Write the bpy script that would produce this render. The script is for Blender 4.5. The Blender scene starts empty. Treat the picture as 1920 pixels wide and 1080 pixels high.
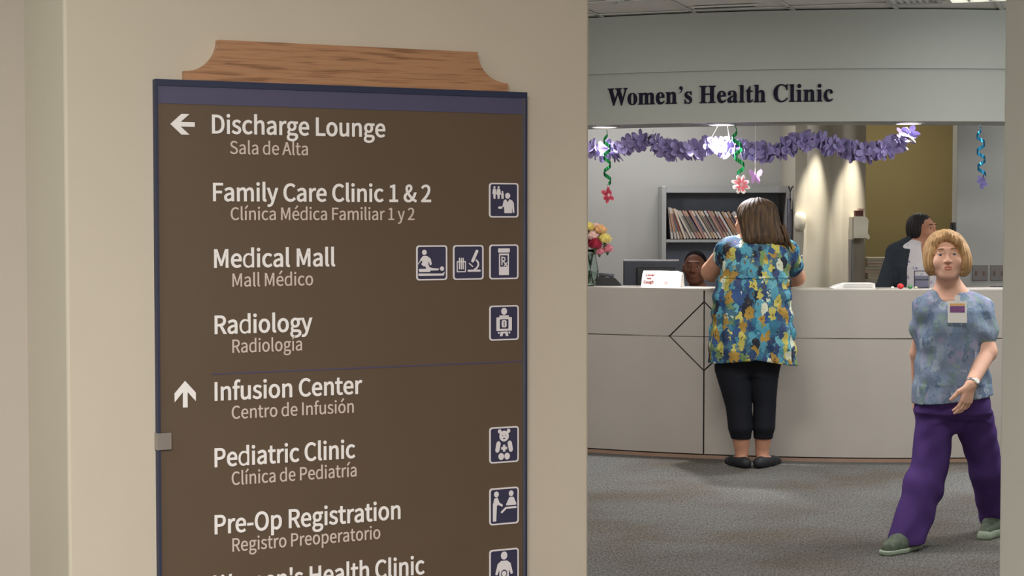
import bpy, bmesh, math, random
import numpy as np
from mathutils import Vector, Matrix
random.seed(7)
D = bpy.data
SC = bpy.context.scene
COL = SC.collection
R = math.radians

# ------------------------------------------------------------------ camera
CAM = Vector((0, 0, 1.52)); FPX = 3250.0; PITCH = math.atan(130 / FPX)
cam = D.cameras.new('camera'); cam.sensor_width = 36; cam.lens = FPX / 1920 * 36
camo = D.objects.new('camera', cam); COL.objects.link(camo)
camo.location = CAM; camo.rotation_euler = (math.pi / 2 - PITCH, 0, 0)
SC.camera = camo
# ------------------------------------------------------------------ world, light, exposure
SC.view_settings.view_transform = 'Standard'; SC.view_settings.look = 'None'
SC.view_settings.gamma = 1; SC.view_settings.use_curve_mapping = False
SC.view_settings.exposure = 0.0
w = D.worlds.new('world'); SC.world = w; w.use_nodes = True
w.node_tree.nodes['Background'].inputs[0].default_value = (.8, .85, .9, 1)
w.node_tree.nodes['Background'].inputs[1].default_value = .5

def area(name, loc, sx, sy, power, color=(1, 1, 1), rot=(0, 0, 0)):
    l = D.lights.new(name, 'AREA'); l.shape = 'RECTANGLE'; l.size = sx; l.size_y = sy; l.energy = power; l.color = color
    o = D.objects.new(name, l); COL.objects.link(o); o.location = loc; o.rotation_euler = rot; return o
def spot(name, loc, power, angle, blend=.6, color=(1, 1, 1), rot=(0, 0, 0), rad=.03):
    l = D.lights.new(name, 'SPOT'); l.energy = power; l.spot_size = R(angle); l.spot_blend = blend; l.color = color; l.shadow_soft_size = rad
    o = D.objects.new(name, l); COL.objects.link(o); o.location = loc; o.rotation_euler = rot; return o
area('corridor_light', (-.4, .2, 2.74), 1.2, .6, 150, (1, .955, .88))
area('corridor_light', (.9, -1.9, 2.74), 1.2, .6, 235, (1, .955, .88))
area('return_face_fill', (-2.2, 1.9, 2.74), .6, .5, 34, (.86, 1, .92))  # added greenish fill, brightens the return face left of the sign wall
area('lobby_light', (.6, 8.6, 2.77), 1.2, .6, 48, (1, .96, .93))
area('lobby_light', (3.2, 8.4, 2.77), 1.2, .6, 48, (1, .97, .95))
area('lobby_light', (1.6, 6.2, 2.77), 1.2, .6, 34, (1, .96, .93))
def omni(name, loc, power, color, rad=.18):
    l = D.lights.new(name, 'POINT'); l.energy = power; l.color = color; l.shadow_soft_size = rad
    o = D.objects.new(name, l); COL.objects.link(o); o.location = loc; return o
omni('lobby_fill', (-.9, 9.0, 2.25), 46, (1, .98, .95)); omni('lobby_fill', (3.9, 8.6, 2.3), 75, (.93, .97, 1))  # point fills added out of view, without fixtures, to lift header and ceiling
area('office_light', (.9, 12.9, 2.70), 1.2, .5, 30, (.98, .98, 1))
area('office_light', (3.0, 13.6, 2.70), 0.8, .4, 22, (1, .95, .82))
area('office_light', (4.3, 11.9, 2.70), .5, .4, 14, (.92, .97, 1))

# ------------------------------------------------------------------ pixel helpers
def ray(px, py):
    x = (px - 960) / FPX; y = (540 - py) / FPX
    c, s = math.cos(PITCH), math.sin(PITCH)
    return Vector((x, c + y * s, y * c - s))
def at(px, py, Y):
    r = ray(px, py); return CAM + r * (Y / r.y)
def pt(px, z, Y):
    return Vector(((px - 960) / FPX * Y, Y, z))
def zat(py, Y): return at(960, py, Y).z
# sign wall frame: origin P0, U along the wall (away to the right), N into the wall
U = Vector((1, .5, 0)).normalized(); N = Vector((-U.y, U.x, 0)); Z = Vector((0, 0, 1))
P0 = at(640, 410, 3.6); P0.z = 0
def on_wall(px, py, off=0.0):
    r = ray(px, py); o = P0 + N * off
    t = (o - CAM).dot(N) / r.dot(N); p = CAM + r * t
    return (p - P0).dot(U), p.z
AC = Vector((2.45, 15.02, 0)); AR = 4.25          # centre and radius of the curved counter
def arc(s, r, z):
    a = s / AR; return Vector((AC.x + r * math.sin(a), AC.y - r * math.cos(a), z))
def arc_at(px, py, r=AR):
    d = ray(px, py); ox, oy = CAM.x - AC.x, CAM.y - AC.y
    a = d.x ** 2 + d.y ** 2; b = 2 * (ox * d.x + oy * d.y); c = ox * ox + oy * oy - r * r
    t = (-b - math.sqrt(b * b - 4 * a * c)) / (2 * a); p = CAM + d * t
    return AR * math.atan2(p.x - AC.x, AC.y - p.y), p.z

# ------------------------------------------------------------------ object helpers
WL = {}
def tag(o, label=None, cat=None, group=None, kind=None):
    if label: o['label'] = label
    if cat: o['category'] = cat
    if group: o['group'] = group
    if kind: o['kind'] = kind
    return o
def thing(name, loc, label, cat, group=None):
    o = D.objects.new(name, None); COL.objects.link(o); o.location = loc; o.empty_display_size = .05
    WL[o] = Vector(loc); return tag(o, label, cat, group)
def link(name, me, mat, parent=None, loc=None):
    o = D.objects.new(name, me); COL.objects.link(o)
    if mat is not None and len(me.materials) == 0:
        for m in (mat if isinstance(mat, (list, tuple)) else [mat]): me.materials.append(m)
    if parent is not None: o.parent = parent
    base = WL.get(parent, Vector((0, 0, 0))) if parent is not None else Vector((0, 0, 0))
    if loc is not None:                 # mesh already local to loc
        o.location = Vector(loc) - base; WL[o] = Vector(loc)
    else:
        WL[o] = base.copy()
    return o

class MB:
    def __init__(s): s.v = []; s.f = []; s.m = []; s.mi = 0
    def add(s, vs, fs):
        n = len(s.v); s.v += [tuple(p) for p in vs]; s.f += [tuple(i + n for i in f) for f in fs]; s.m += [s.mi] * len(fs)
    def box(s, c, d, u=Vector((1, 0, 0)), v=Vector((0, 1, 0)), w=Z):
        c = Vector(c); u = u * d[0] / 2; v = v * d[1] / 2; w = w * d[2] / 2
        vs = [c + u * a + v * b + w * e for e in (-1, 1) for b in (-1, 1) for a in (-1, 1)]
        s.add(vs, [(0, 2, 3, 1), (4, 5, 7, 6), (0, 1, 5, 4), (2, 6, 7, 3), (0, 4, 6, 2), (1, 3, 7, 5)]); return s
    def bb(s, x0, x1, y0, y1, z0, z1):
        return s.box(((x0 + x1) / 2, (y0 + y1) / 2, (z0 + z1) / 2), (x1 - x0, y1 - y0, z1 - z0))
    def loft(s, rings, close=True, cap=True):
        n = len(rings[0]); vs = [p for r in rings for p in r]; fs = []
        for i in range(len(rings) - 1):
            for j in range(n if close else n - 1):
                k = (j + 1) % n
                fs.append((i * n + j, i * n + k, (i + 1) * n + k, (i + 1) * n + j))
        if cap and close:
            fs.append(tuple(range(n - 1, -1, -1))); fs.append(tuple((len(rings) - 1) * n + j for j in range(n)))
        s.add(vs, fs); return s
    def tube(s, pts, r, n=10, cap=True):
        pts = [Vector(p) for p in pts]; rings = []; up = Vector((0.13, .31, .94)).normalized()
        for i, p in enumerate(pts):
            t = (pts[min(i + 1, len(pts) - 1)] - pts[max(i - 1, 0)]).normalized()
            a = t.cross(up)
            if a.length < .05: a = t.cross(Vector((1, 0, 0)))
            a.normalize(); b = t.cross(a); up = b if False else up
            rr = r[i] if isinstance(r, (list, tuple)) else r
            rings.append([p + (a * math.cos(q) + b * math.sin(q)) * rr for q in [2 * math.pi * j / n for j in range(n)]])
        return s.loft(rings, True, cap)
    def lathe(s, c, prof, n=24, axis=Z):
        c = Vector(c); a = axis.cross(Vector((.3, .9, .1))).normalized(); b = axis.cross(a)
        rings = [[c + axis * h + (a * math.cos(q) + b * math.sin(q)) * r for q in [2 * math.pi * j / n for j in range(n)]] for r, h in prof]
        return s.loft(rings, True, True)
    def prism(s, poly, z0, z1):
        n = len(poly); vs = [(x, y, z0) for x, y in poly] + [(x, y, z1) for x, y in poly]
        fs = [tuple(range(n - 1, -1, -1)), tuple(range(n, 2 * n))] + [(i, (i + 1) % n, n + (i + 1) % n, n + i) for i in range(n)]
        s.add(vs, fs); return s
    def arcbox(s, s0, s1, r0, r1, z0, z1, n=24):
        rings = []
        for i in range(n + 1):
            q = s0 + (s1 - s0) * i / n
            rings.append([arc(q, r0, z0), arc(q, r1, z0), arc(q, r1, z1), arc(q, r0, z1)])
        return s.loft(rings)
    def mesh(s, name, smooth=False, loc=None):
        me = D.meshes.new(name); vs = s.v
        if loc is not None: vs = [(x - loc[0], y - loc[1], z - loc[2]) for x, y, z in vs]
        me.from_pydata(vs, [], s.f); me.update()
        for i, p in enumerate(me.polygons):
            p.material_index = s.m[i]
        bm = bmesh.new(); bm.from_mesh(me); bmesh.ops.recalc_face_normals(bm, faces=bm.faces); bm.to_mesh(me); bm.free()
        if smooth: me.polygons.foreach_set('use_smooth', [True] * len(me.polygons))
        return me
    def build(s, name, mat, parent=None, smooth=False, bevel=0, auto=False):
        base = WL.get(parent, Vector((0, 0, 0))) if parent is not None else Vector((0, 0, 0))
        me = s.mesh(name, smooth, base)
        o = link(name, me, mat, parent)
        if auto and smooth:
            bm = bmesh.new(); bm.from_mesh(me)
            for e in bm.edges:
                if len(e.link_faces) == 2 and e.calc_face_angle(0) > .6: e.smooth = False
            bm.to_mesh(me); bm.free()
        if bevel:
            b = o.modifiers.new('bevel', 'BEVEL'); b.width = bevel; b.segments = 2; b.limit_method = 'ANGLE'
        return o

def fill2d(groups, offset=0.0, depth=.001, res=1):
    """flat 2-D shapes (each group one outline list with holes) -> (verts, faces), extruded z 0..depth"""
    V_, F_ = [], []
    for polys in groups:
        cu = D.curves.new('t', 'CURVE'); cu.dimensions = '2D'; cu.fill_mode = 'BOTH'; cu.extrude = depth / 2; cu.offset = offset
        for p in polys:
            sp = cu.splines.new('POLY'); sp.points.add(len(p) - 1); sp.use_cyclic_u = True
            for i, (a, b) in enumerate(p): sp.points[i].co = (a, b, 0, 1)
        o = D.objects.new('t', cu); me = D.meshes.new_from_object(o)
        n = len(V_); V_ += [(v.co.x, v.co.y, v.co.z + depth / 2) for v in me.vertices]
        F_ += [tuple(i + n for i in p.vertices) for p in me.polygons]
        D.objects.remove(o); D.meshes.remove(me); D.curves.remove(cu)
    return V_, F_
def emit(name, vf, fn, mat, parent):
    mb = MB(); mb.add([fn(*v) for v in vf[0]], vf[1]); return mb.build(name, mat, parent)

# ------------------------------------------------------------------ materials
def lin(c):
    return tuple(((x / 255) / 12.92 if x / 255 <= .04045 else ((x / 255 + .055) / 1.055) ** 2.4) for x in c) + (1,)
def newmat(name):
    m = D.materials.new(name); m.use_nodes = True; nt = m.node_tree; return m, nt, nt.nodes['Principled BSDF']
def nd(nt, t, **k):
    n = nt.nodes.new(t)
    for a, b in k.items():
        if a in n.inputs: n.inputs[a].default_value = b
        else: setattr(n, a, b)
    return n
def mat(name, c, rough=.6, metal=0, var=.06, scale=8, bump=0, bscale=200, spec=.5, c2=None, stretch=None, coat=0, detail=4):
    m, nt, b = newmat(name); L = nt.links
    tc = nd(nt, 'ShaderNodeTexCoord'); src = tc.outputs['Object']
    if stretch:
        mp = nd(nt, 'ShaderNodeMapping'); mp.inputs['Scale'].default_value = stretch; L.new(src, mp.inputs[0]); src = mp.outputs[0]
    n = nd(nt, 'ShaderNodeTexNoise', Scale=scale, Detail=detail); L.new(src, n.inputs['Vector'])
    r = nd(nt, 'ShaderNodeValToRGB'); e = r.color_ramp.elements
    a = lin(c)
    if c2 is None:
        e[0].color = tuple(x * (1 - var) for x in a[:3]) + (1,); e[1].color = tuple(min(1, x * (1 + var)) for x in a[:3]) + (1,)
    else: e[0].color = a; e[1].color = lin(c2)
    e[0].position = .3; e[1].position = .7
    L.new(n.outputs['Fac'], r.inputs[0]); L.new(r.outputs[0], b.inputs['Base Color'])
    b.inputs['Roughness'].default_value = rough; b.inputs['Metallic'].default_value = metal; b.inputs['Specular IOR Level'].default_value = spec
    b.inputs['Coat Weight'].default_value = coat
    if bump:
        n2 = nd(nt, 'ShaderNodeTexNoise', Scale=bscale, Detail=3); L.new(src, n2.inputs['Vector'])
        bp = nd(nt, 'ShaderNodeBump', Strength=bump, Distance=.002); L.new(n2.outputs['Fac'], bp.inputs['Height']); L.new(bp.outputs[0], b.inputs['Normal'])
    return m
def emis(name, c, s):
    m, nt, b = newmat(name); b.inputs['Base Color'].default_value = lin(c); b.inputs['Emission Color'].default_value = lin(c); b.inputs['Emission Strength'].default_value = s; return m
def glassy(name, c=(235, 245, 240), rough=.03, alpha=1):
    m, nt, b = newmat(name); b.inputs['Base Color'].default_value = lin(c); b.inputs['Roughness'].default_value = rough
    b.inputs['Transmission Weight'].default_value = 1; b.inputs['IOR'].default_value = 1.4; return m
def oak():
    m, nt, b = newmat('oak_veneer'); L = nt.links
    tc = nd(nt, 'ShaderNodeTexCoord'); mp = nd(nt, 'ShaderNodeMapping'); mp.inputs['Rotation'].default_value = (0, 0, -math.atan2(U.y, U.x))
    L.new(tc.outputs['Object'], mp.inputs[0])
    mp2 = nd(nt, 'ShaderNodeMapping'); mp2.inputs['Scale'].default_value = (6, 6, 130); L.new(mp.outputs[0], mp2.inputs[0])
    n = nd(nt, 'ShaderNodeTexNoise', Scale=1.0, Detail=6, Distortion=.6); L.new(mp2.outputs[0], n.inputs['Vector'])
    mp3 = nd(nt, 'ShaderNodeMapping'); mp3.inputs['Scale'].default_value = (14, 14, 380); L.new(mp.outputs[0], mp3.inputs[0])
    n3 = nd(nt, 'ShaderNodeTexNoise', Scale=1.0, Detail=4); L.new(mp3.outputs[0], n3.inputs['Vector'])
    mx = nd(nt, 'ShaderNodeMath', operation='ADD'); L.new(n.outputs['Fac'], mx.inputs[0])
    m5 = nd(nt, 'ShaderNodeMath', operation='MULTIPLY'); m5.inputs[1].default_value = .6; L.new(n3.outputs['Fac'], m5.inputs[0]); L.new(m5.outputs[0], mx.inputs[1])
    r = nd(nt, 'ShaderNodeValToRGB'); e = r.color_ramp.elements; e[0].position = .62; e[0].color = lin((134, 96, 68)); e[1].position = .82; e[1].color = lin((172, 128, 95))
    q = e.new(.72); q.color = lin((160, 116, 86))
    L.new(mx.outputs[0], r.inputs[0]); L.new(r.outputs[0], b.inputs['Base Color']); b.inputs['Roughness'].default_value = .45
    return m
def carpet_mat():
    m, nt, b = newmat('loop_carpet'); L = nt.links
    tc = nd(nt, 'ShaderNodeTexCoord')
    mp = nd(nt, 'ShaderNodeMapping'); mp.inputs['Rotation'].default_value = (0, 0, R(28)); mp.inputs['Scale'].default_value = (110, 34, 1); L.new(tc.outputs['Object'], mp.inputs[0])
    v = nd(nt, 'ShaderNodeTexNoise', Scale=1.0, Detail=3, Roughness=.7); L.new(mp.outputs[0], v.inputs['Vector'])
    r = nd(nt, 'ShaderNodeValToRGB'); e = r.color_ramp.elements; e[0].position = .38; e[0].color = lin((74, 75, 76)); e[1].position = .62; e[1].color = lin((116, 114, 109)); L.new(v.outputs['Fac'], r.inputs[0])
    st = nd(nt, 'ShaderNodeTexNoise', Scale=1.3, Detail=3); L.new(tc.outputs['Object'], st.inputs['Vector'])
    r2 = nd(nt, 'ShaderNodeValToRGB'); f = r2.color_ramp.elements; f[0].position = .36; f[0].color = (.80, .72, .64, 1); f[1].position = .58; f[1].color = (1, 1, 1, 1); L.new(st.outputs['Fac'], r2.inputs[0])
    mx = nd(nt, 'ShaderNodeMix', data_type='RGBA', blend_type='MULTIPLY'); mx.inputs[0].default_value = 1
    L.new(r.outputs[0], mx.inputs[6]); L.new(r2.outputs[0], mx.inputs[7]); L.new(mx.outputs[2], b.inputs['Base Color'])
    b.inputs['Roughness'].default_value = .95; b.inputs['Specular IOR Level'].default_value = .1
    bp = nd(nt, 'ShaderNodeBump', Strength=.8, Distance=.006); L.new(v.outputs['Fac'], bp.inputs['Height']); L.new(bp.outputs[0], b.inputs['Normal'])
    return m
def floral(name, scale, pal, centre, dist=.35, ground=None, petal=.42, rough=.75, zs=.8):
    m, nt, b = newmat(name); L = nt.links
    tc = nd(nt, 'ShaderNodeTexCoord'); n = nd(nt, 'ShaderNodeTexNoise', Scale=scale * 1.6, Detail=2); L.new(tc.outputs['Object'], n.inputs['Vector'])
    mp = nd(nt, 'ShaderNodeMapping'); mp.inputs['Scale'].default_value = (1, 1, zs); L.new(tc.outputs['Object'], mp.inputs[0])
    sc = nd(nt, 'ShaderNodeVectorMath', operation='SCALE'); sc.inputs['Scale'].default_value = dist / scale * 2.2; L.new(n.outputs['Color'], sc.inputs[0])
    ad = nd(nt, 'ShaderNodeVectorMath', operation='ADD'); L.new(mp.outputs[0], ad.inputs[0]); L.new(sc.outputs[0], ad.inputs[1])
    v = nd(nt, 'ShaderNodeTexVoronoi', Scale=scale); L.new(ad.outputs[0], v.inputs['Vector'])
    sp = nd(nt, 'ShaderNodeSeparateColor'); L.new(v.outputs['Color'], sp.inputs[0])
    r = nd(nt, 'ShaderNodeValToRGB'); r.color_ramp.interpolation = 'CONSTANT'; e = r.color_ramp.elements
    e[0].color = lin(pal[0]); e[1].position = 1 / len(pal); e[1].color = lin(pal[1])
    for i in range(2, len(pal)): q = e.new(i / len(pal)); q.color = lin(pal[i])
    L.new(sp.outputs[0], r.inputs[0])
    d = nd(nt, 'ShaderNodeValToRGB'); d.color_ramp.interpolation = 'EASE'; g = d.color_ramp.elements
    g[0].position = .10; g[0].color = (1, 1, 1, 1); g[1].position = .22; g[1].color = (0, 0, 0, 1); L.new(v.outputs['Distance'], d.inputs[0])
    mx = nd(nt, 'ShaderNodeMix', data_type='RGBA'); L.new(d.outputs[0], mx.inputs[0]); L.new(r.outputs[0], mx.inputs[6]); mx.inputs[7].default_value = lin(centre)
    out = mx.outputs[2]
    if ground:
        d2 = nd(nt, 'ShaderNodeValToRGB'); g = d2.color_ramp.elements; g[0].position = petal; g[0].color = (0, 0, 0, 1); g[1].position = petal + .08; g[1].color = (1, 1, 1, 1); L.new(v.outputs['Distance'], d2.inputs[0])
        m2 = nd(nt, 'ShaderNodeMix', data_type='RGBA'); L.new(d2.outputs[0], m2.inputs[0]); L.new(out, m2.inputs[6]); m2.inputs[7].default_value = lin(ground); out = m2.outputs[2]
    L.new(out, b.inputs['Base Color']); b.inputs['Roughness'].default_value = rough; b.inputs['Specular IOR Level'].default_value = .2
    bn = nd(nt, 'ShaderNodeTexNoise', Scale=14, Detail=2); L.new(tc.outputs['Object'], bn.inputs['Vector'])
    bp = nd(nt, 'ShaderNodeBump', Strength=.5, Distance=.01); L.new(bn.outputs['Fac'], bp.inputs['Height']); L.new(bp.outputs[0], b.inputs['Normal'])
    return m
def skin(name, c, c2):
    m = mat(name, c, .62, 0, c2=c2, scale=9, bump=.15, bscale=350, spec=.3); b = m.node_tree.nodes['Principled BSDF']
    b.inputs['Subsurface Weight'].default_value = .08; b.inputs['Subsurface Radius'].default_value = (.02, .008, .004); return m
def hairmat(name, c, c2, rot=0):
    return mat(name, c, .6, 0, c2=c2, scale=6, spec=.3, stretch=(14, 14, 1.4), bump=.8, bscale=5, detail=6)

M = dict(
    wall=mat('warm_cream_paint', (196, 186, 172), .75, var=.025, scale=2, bump=.06, bscale=120),
    wall_jamb=mat('grey_green_paint', (208, 207, 199), .7, var=.02, scale=2),
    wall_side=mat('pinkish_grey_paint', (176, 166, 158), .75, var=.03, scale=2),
    white=mat('clinic_off_white_paint', (170, 168, 162), .7, var=.02, scale=2, bump=.05, bscale=90),
    header=mat('header_paint', (158, 160, 152), .55, var=.02, scale=1.5),
    olive=mat('olive_paint', (138, 124, 84), .8, var=.04, scale=2),
    pillar=mat('pillar_laminate', (176, 168, 152), .5, var=.02, scale=3),
    ceiling=mat('ceiling_tile_mineral', (205, 201, 195), .9, var=.05, scale=60, bump=.3, bscale=150),
    tbar=mat('white_metal_grid', (190, 188, 180), .4),
    lam=mat('counter_taupe_laminate', (176, 169, 161), .33, var=.02, scale=3),
    lamdark=mat('counter_dark_core', (36, 32, 30), .6),
    lamtop=mat('counter_top_laminate', (184, 177, 168), .3, var=.02, scale=4),
    strip=mat('brushed_steel_strip', (150, 146, 140), .22, 1),
    plinth=mat('tan_vinyl_base', (150, 122, 104), .6, var=.05),
    navy=mat('navy_frame_metal', (34, 42, 72), .6, 0), band=mat('slate_blue_band', (76, 74, 104), .5, var=.04),
    brown=mat('brown_sign_panel', (92, 76, 62), .42, var=.035, scale=6), ltr=mat('raised_white_letters', (238, 234, 236), .5, var=.01),
    ltr2=mat('raised_pale_pink_letters', (208, 192, 186), .5, var=.01), rule=mat('thin_blue_rule', (74, 70, 104), .5),
    icon=mat('icon_tile_navy', (52, 50, 78), .5, var=.03), ivory=mat('icon_ivory', (222, 216, 222), .5, var=.01),
    alu=mat('satin_grey_edge', (120, 120, 134), .35, .7), clear=mat('translucent_plastic', (134, 126, 122), .25),
    navyltr=mat('dark_navy_letters', (16, 14, 34), .7, spec=.2),
    metalgrey=mat('grey_steel_shelving', (164, 164, 162), .45, .2, var=.03), metaldark=mat('shelf_interior_slate', (140, 145, 158), .7),
    black=mat('black_plastic', (18, 20, 24), .4), darkgrey=mat('dark_slate_plastic', (44, 50, 62), .45), silver=mat('silver_plastic', (150, 150, 152), .3, .5),
    paper=mat('white_paper', (236, 234, 228), .8, var=.02), red=mat('red_print', (132, 28, 34), .7), pinkp=mat('pink_print', (226, 170, 168), .7),
    switch=mat('grey_metal_plate', (128, 122, 120), .35, .5), dispenser=mat('cream_plastic', (226, 218, 196), .35),
    carpet=carpet_mat(), oak=oak(),
)
# ================================================================== THE SETTING
def struct(name, mb, m, **k): return tag(mb.build(name, m, **k), kind='structure')
H = 2.81
floor = struct('floor', MB().bb(-3.6, 6.6, -3.2, 15.6, -.05, 0), M['carpet'])
# corridor wall that carries the directory sign, stepping back on its left
sA = on_wall(124, 540)[0]; sB = on_wall(1104, 540)[0]
A = P0 + U * sA; B = P0 + U * sB
def solve_step():                      # depth of the return face, seen up to px 50
    lo, hi = .05, 1.5
    for _ in range(40):
        t = (lo + hi) / 2; p = A + N * t
        if 960 + FPX * p.x / p.y > 50: lo = t
        else: hi = t
    return lo
E_ = A + N * solve_step()
xy = lambda p: (p.x, p.y)
pl = [xy(A), xy(B), xy(B + N * .62), xy(E_ - U * 2.6 + N * .28), xy(E_ - U * 2.6), xy(E_)]
wf = struct('wall_front', MB().prism(pl[:3] + [xy(E_ + N * .25), xy(E_)], 0, H), M['wall'], bevel=.006)
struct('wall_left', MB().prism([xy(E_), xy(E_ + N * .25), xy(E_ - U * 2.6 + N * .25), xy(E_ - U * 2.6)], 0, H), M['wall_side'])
# wall beyond the opening on the right: its jamb end face is what the picture shows
jl = at(1879, 540, 4.5); K = Vector((jl.x, jl.y, 0)); Kf = K - N * .2
struct('wall_right', MB().prism([xy(Kf), xy(K), xy(K + U * 2.2), xy(Kf + U * 2.2)], 0, H), M['wall_jamb'], bevel=.004)
struct('wall_rear', MB().bb(-3.6, 6.6, -3.2, -3.05, 0, H), M['wall'])
struct('wall_left_side', MB().bb(-3.6, -3.45, -3.05, 15.5, 0, H), M['white'])
struct('wall_right_side', MB().bb(6.45, 6.6, -3.05, 15.5, 0, H), M['white'])
# clinic: office back walls
struct('wall_back', MB().bb(-3.45, 2.16, 13.85, 14.0, 0, H), M['white'])
struct('wall_olive', MB().bb(2.16, 6.45, 14.7, 14.85, 0, H), M['olive'])
x0 = at(1490, 500, 13.2).x; x1 = at(1622, 500, 13.2).x
pil = MB(); pr = []
nn = 48
for i in range(nn + 1):               # pilaster face, two shallow vertical swells added to catch bright bands of light
    f = i / nn; y = 13.2 - .035 * max(0, math.cos((f - .33) * 9.5)) * (1 if abs(f - .33) < .165 else 0) - .035 * max(0, math.cos((f - .84) * 9.5)) * (1 if abs(f - .84) < .16 else 0)
    pr.append((x0 + (x1 - x0) * f, y))
struct('wall_pier', MB().prism(pr + [(x1, 13.85), (x0, 13.85)], 0, H), M['pillar'])
struct('wall_pier_side', MB().bb(x0 + .02, x1 - .002, 13.85, 14.7, 0, H), M['olive'])
xp = at(1793, 500, 12.6).x
struct('wall_partition', MB().bb(xp, 6.45, 12.6, 12.74, 0, H), M['white'], bevel=.004)
# curved header over the counter, its upper band standing slightly proud, and its flat underside
s_l, zb0 = arc_at(1104, 235); zb = .5 * (zb0 + arc_at(1500, 228)[1]); zl = arc_at(1500, 130)[1]
h1 = struct('wall_header', MB().arcbox(-4.2, 3.4, AR, AR - .46, zb, zl, 60), M['header'])
struct('wall_header_upper', MB().arcbox(-4.2, 3.4, AR + .028, AR - .2, zl, H, 60), M['header'])
# ceiling: slab with lay-in tiles, the grid turned 20 degrees
struct('ceiling', MB().bb(-3.6, 6.6, -3.2, 15.6, H + .03, H + .12), M['ceiling'])
ceil = D.objects['ceiling']
ga = R(-19.6); gu = Vector((math.cos(ga), math.sin(ga), 0)); gv = Vector((-gu.y, gu.x, 0))
g0 = at(1668, 8, 10.45); g0.z = 0
TS = .61
tm = MB().box((0, 0, 0), (TS - .022, TS - .022, .016)).mesh('ceiling_tile'); tm.materials.append(M['ceiling'])
skip = {(0, 0), (0, -1), (1, 0), (1, -1)}
def gp(i, j, z=H + .018): return g0 + gu * (TS * (i + .5)) + gv * (TS * (j + .5)) + Z * z
tiles_done = []
for i in range(-5, 4):
    for j in range(-4, 4):
        if (i, j) in {(0, -1), (1, -1)}: continue
        p = gp(i, j)
        if not (6.9 < p.y < 11.9): continue
        o = link('ceiling_tile', tm, None, ceil, p); o.rotation_euler = (0, 0, ga)
tb = MB()
for i in range(-5, 5):
    a = g0 + gu * TS * i - gv * TS * 4; b = g0 + gu * TS * i + gv * TS * 4
    tb.box((a + b) / 2 + Z * (H + .004), (.024, (b - a).length, .006), gu, gv)
for j in range(-4, 5):
    a = g0 + gv * TS * j - gu * TS * 5; b = g0 + gv * TS * j + gu * TS * 4
    tb.box((a + b) / 2 + Z * (H + .004), ((b - a).length, .024, .006), gu, gv)
tb.build('grid_bar', M['tbar'], ceil)

# troffer light and air vent, each in a grid opening
def troffer(i, j, w, name, label, lamp=True):
    c = g0 + gu * (TS * i + w / 2 + .012) + gv * (TS * (j + .5)); c.z = H
    t = thing(name, c, label, 'light' if lamp else 'vent')
    fr = MB(); L2 = TS - .03; d = .022
    for sx in (-1, 1): fr.box(c + gu * sx * (w / 2 - d / 2) + Z * -.003, (d, L2, .03), gu, gv)
    for sy in (-1, 1): fr.box(c + gv * sy * (L2 / 2 - d / 2) + Z * -.003, (w - 2 * d, d, .03), gu, gv)
    fr.build('frame', M['tbar'] if lamp else M['metalgrey'], t)
    if lamp:
        MB().box(c + Z * .008, (w - 2 * d, L2 - 2 * d, .004), gu, gv).build('diffuser', emis('lit_diffuser', (250, 252, 240), 3.2), t)
        for k in range(1, 5):
            MB().box(c + gu * (w * (k / 5 - .5)) - Z * .004, (.012, L2 - 2 * d, .018), gu, gv).build('louver', M['silver'], t)
    else:
        MB().box(c + Z * .012, (w - 2 * d, L2 - 2 * d, .004), gu, gv).build('backing', M['black'], t)
        for k in range(1, 8):
            MB().box(c + gu * (w * (k / 8 - .5)) - Z * .002, (.034, L2 - 2 * d, .004), (gu + Z * .35).normalized(), gv).build('slat', M['tbar'], t)
    return t
troffer(0, -1, .30, 'ceiling_vent', 'grey louvered air vent set in the clinic ceiling above the counter', False)
troffer(.55, -1, .60, 'ceiling_light', 'lit ceiling light panel at the top right over the clinic lobby')
c = at(1358, 14, 10.6); c.z = H
t = thing('slot_diffuser', c, 'narrow dark slot air diffuser in the clinic ceiling above the header lettering', 'vent')
MB().box(c, (.40, .05, .01), gu, gv).build('frame', M['tbar'], t); MB().box(c - Z * .006, (.37, .016, .006), gu, gv).build('slot', M['black'], t)
c = at(1154, 3, 10.3); c.z = H
t = thing('sprinkler_cover', c, 'small round flush cover in the ceiling at the upper left of the clinic', 'sprinkler cover')
MB().lathe(c, [(.055, 0), (.055, -.008), (.045, -.012)], 20).build('cover_plate', M['tbar'], t); MB().lathe(c - Z * .012, [(.012, 0), (.012, -.01)], 10).build('cap', M['silver'], t)

# downlights in the underside of the header
def downlight(px, label, pw, ang=95, r=.098):
    s = arc_at(px, 232)[0]; p = arc(s, AR - .115, zb)
    t = thing('downlight', p, label, 'light', 'downlights under the clinic header')
    MB().lathe(p, [(r, 0), (r, -.008), (r - .02, -.012), (r - .022, -.002)], 28).build('trim_ring', M['tbar'], t)
    MB().lathe(p - Z * .003, [(r - .024, 0), (r - .024, -.004)], 24).build('lens', emis('downlight_glow', (255, 250, 240), 6), t)
    spot('downlight_lamp', p - Z * .03, pw, ang, .6, (.97, .97, 1))
    return p
downlight(1348, 'round lit downlight above the middle of the purple garland', 190, 105)
downlight(1712, 'round lit downlight above the right end of the purple garland', 190, 100)
downlight(1120, 'round lit downlight added at the left end to brighten the clinic header', 13)  # extra fitting, added to light the header's left end
for px in (1532, 1601):                # accent lamps close to the pier
    q = at(px, 300, 13.0); spot('pier_lamp', (q.x, 12.93, 2.62), 300, 17, 1, (1, .95, .82), (R(13.5), 0, 0), .01)

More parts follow.
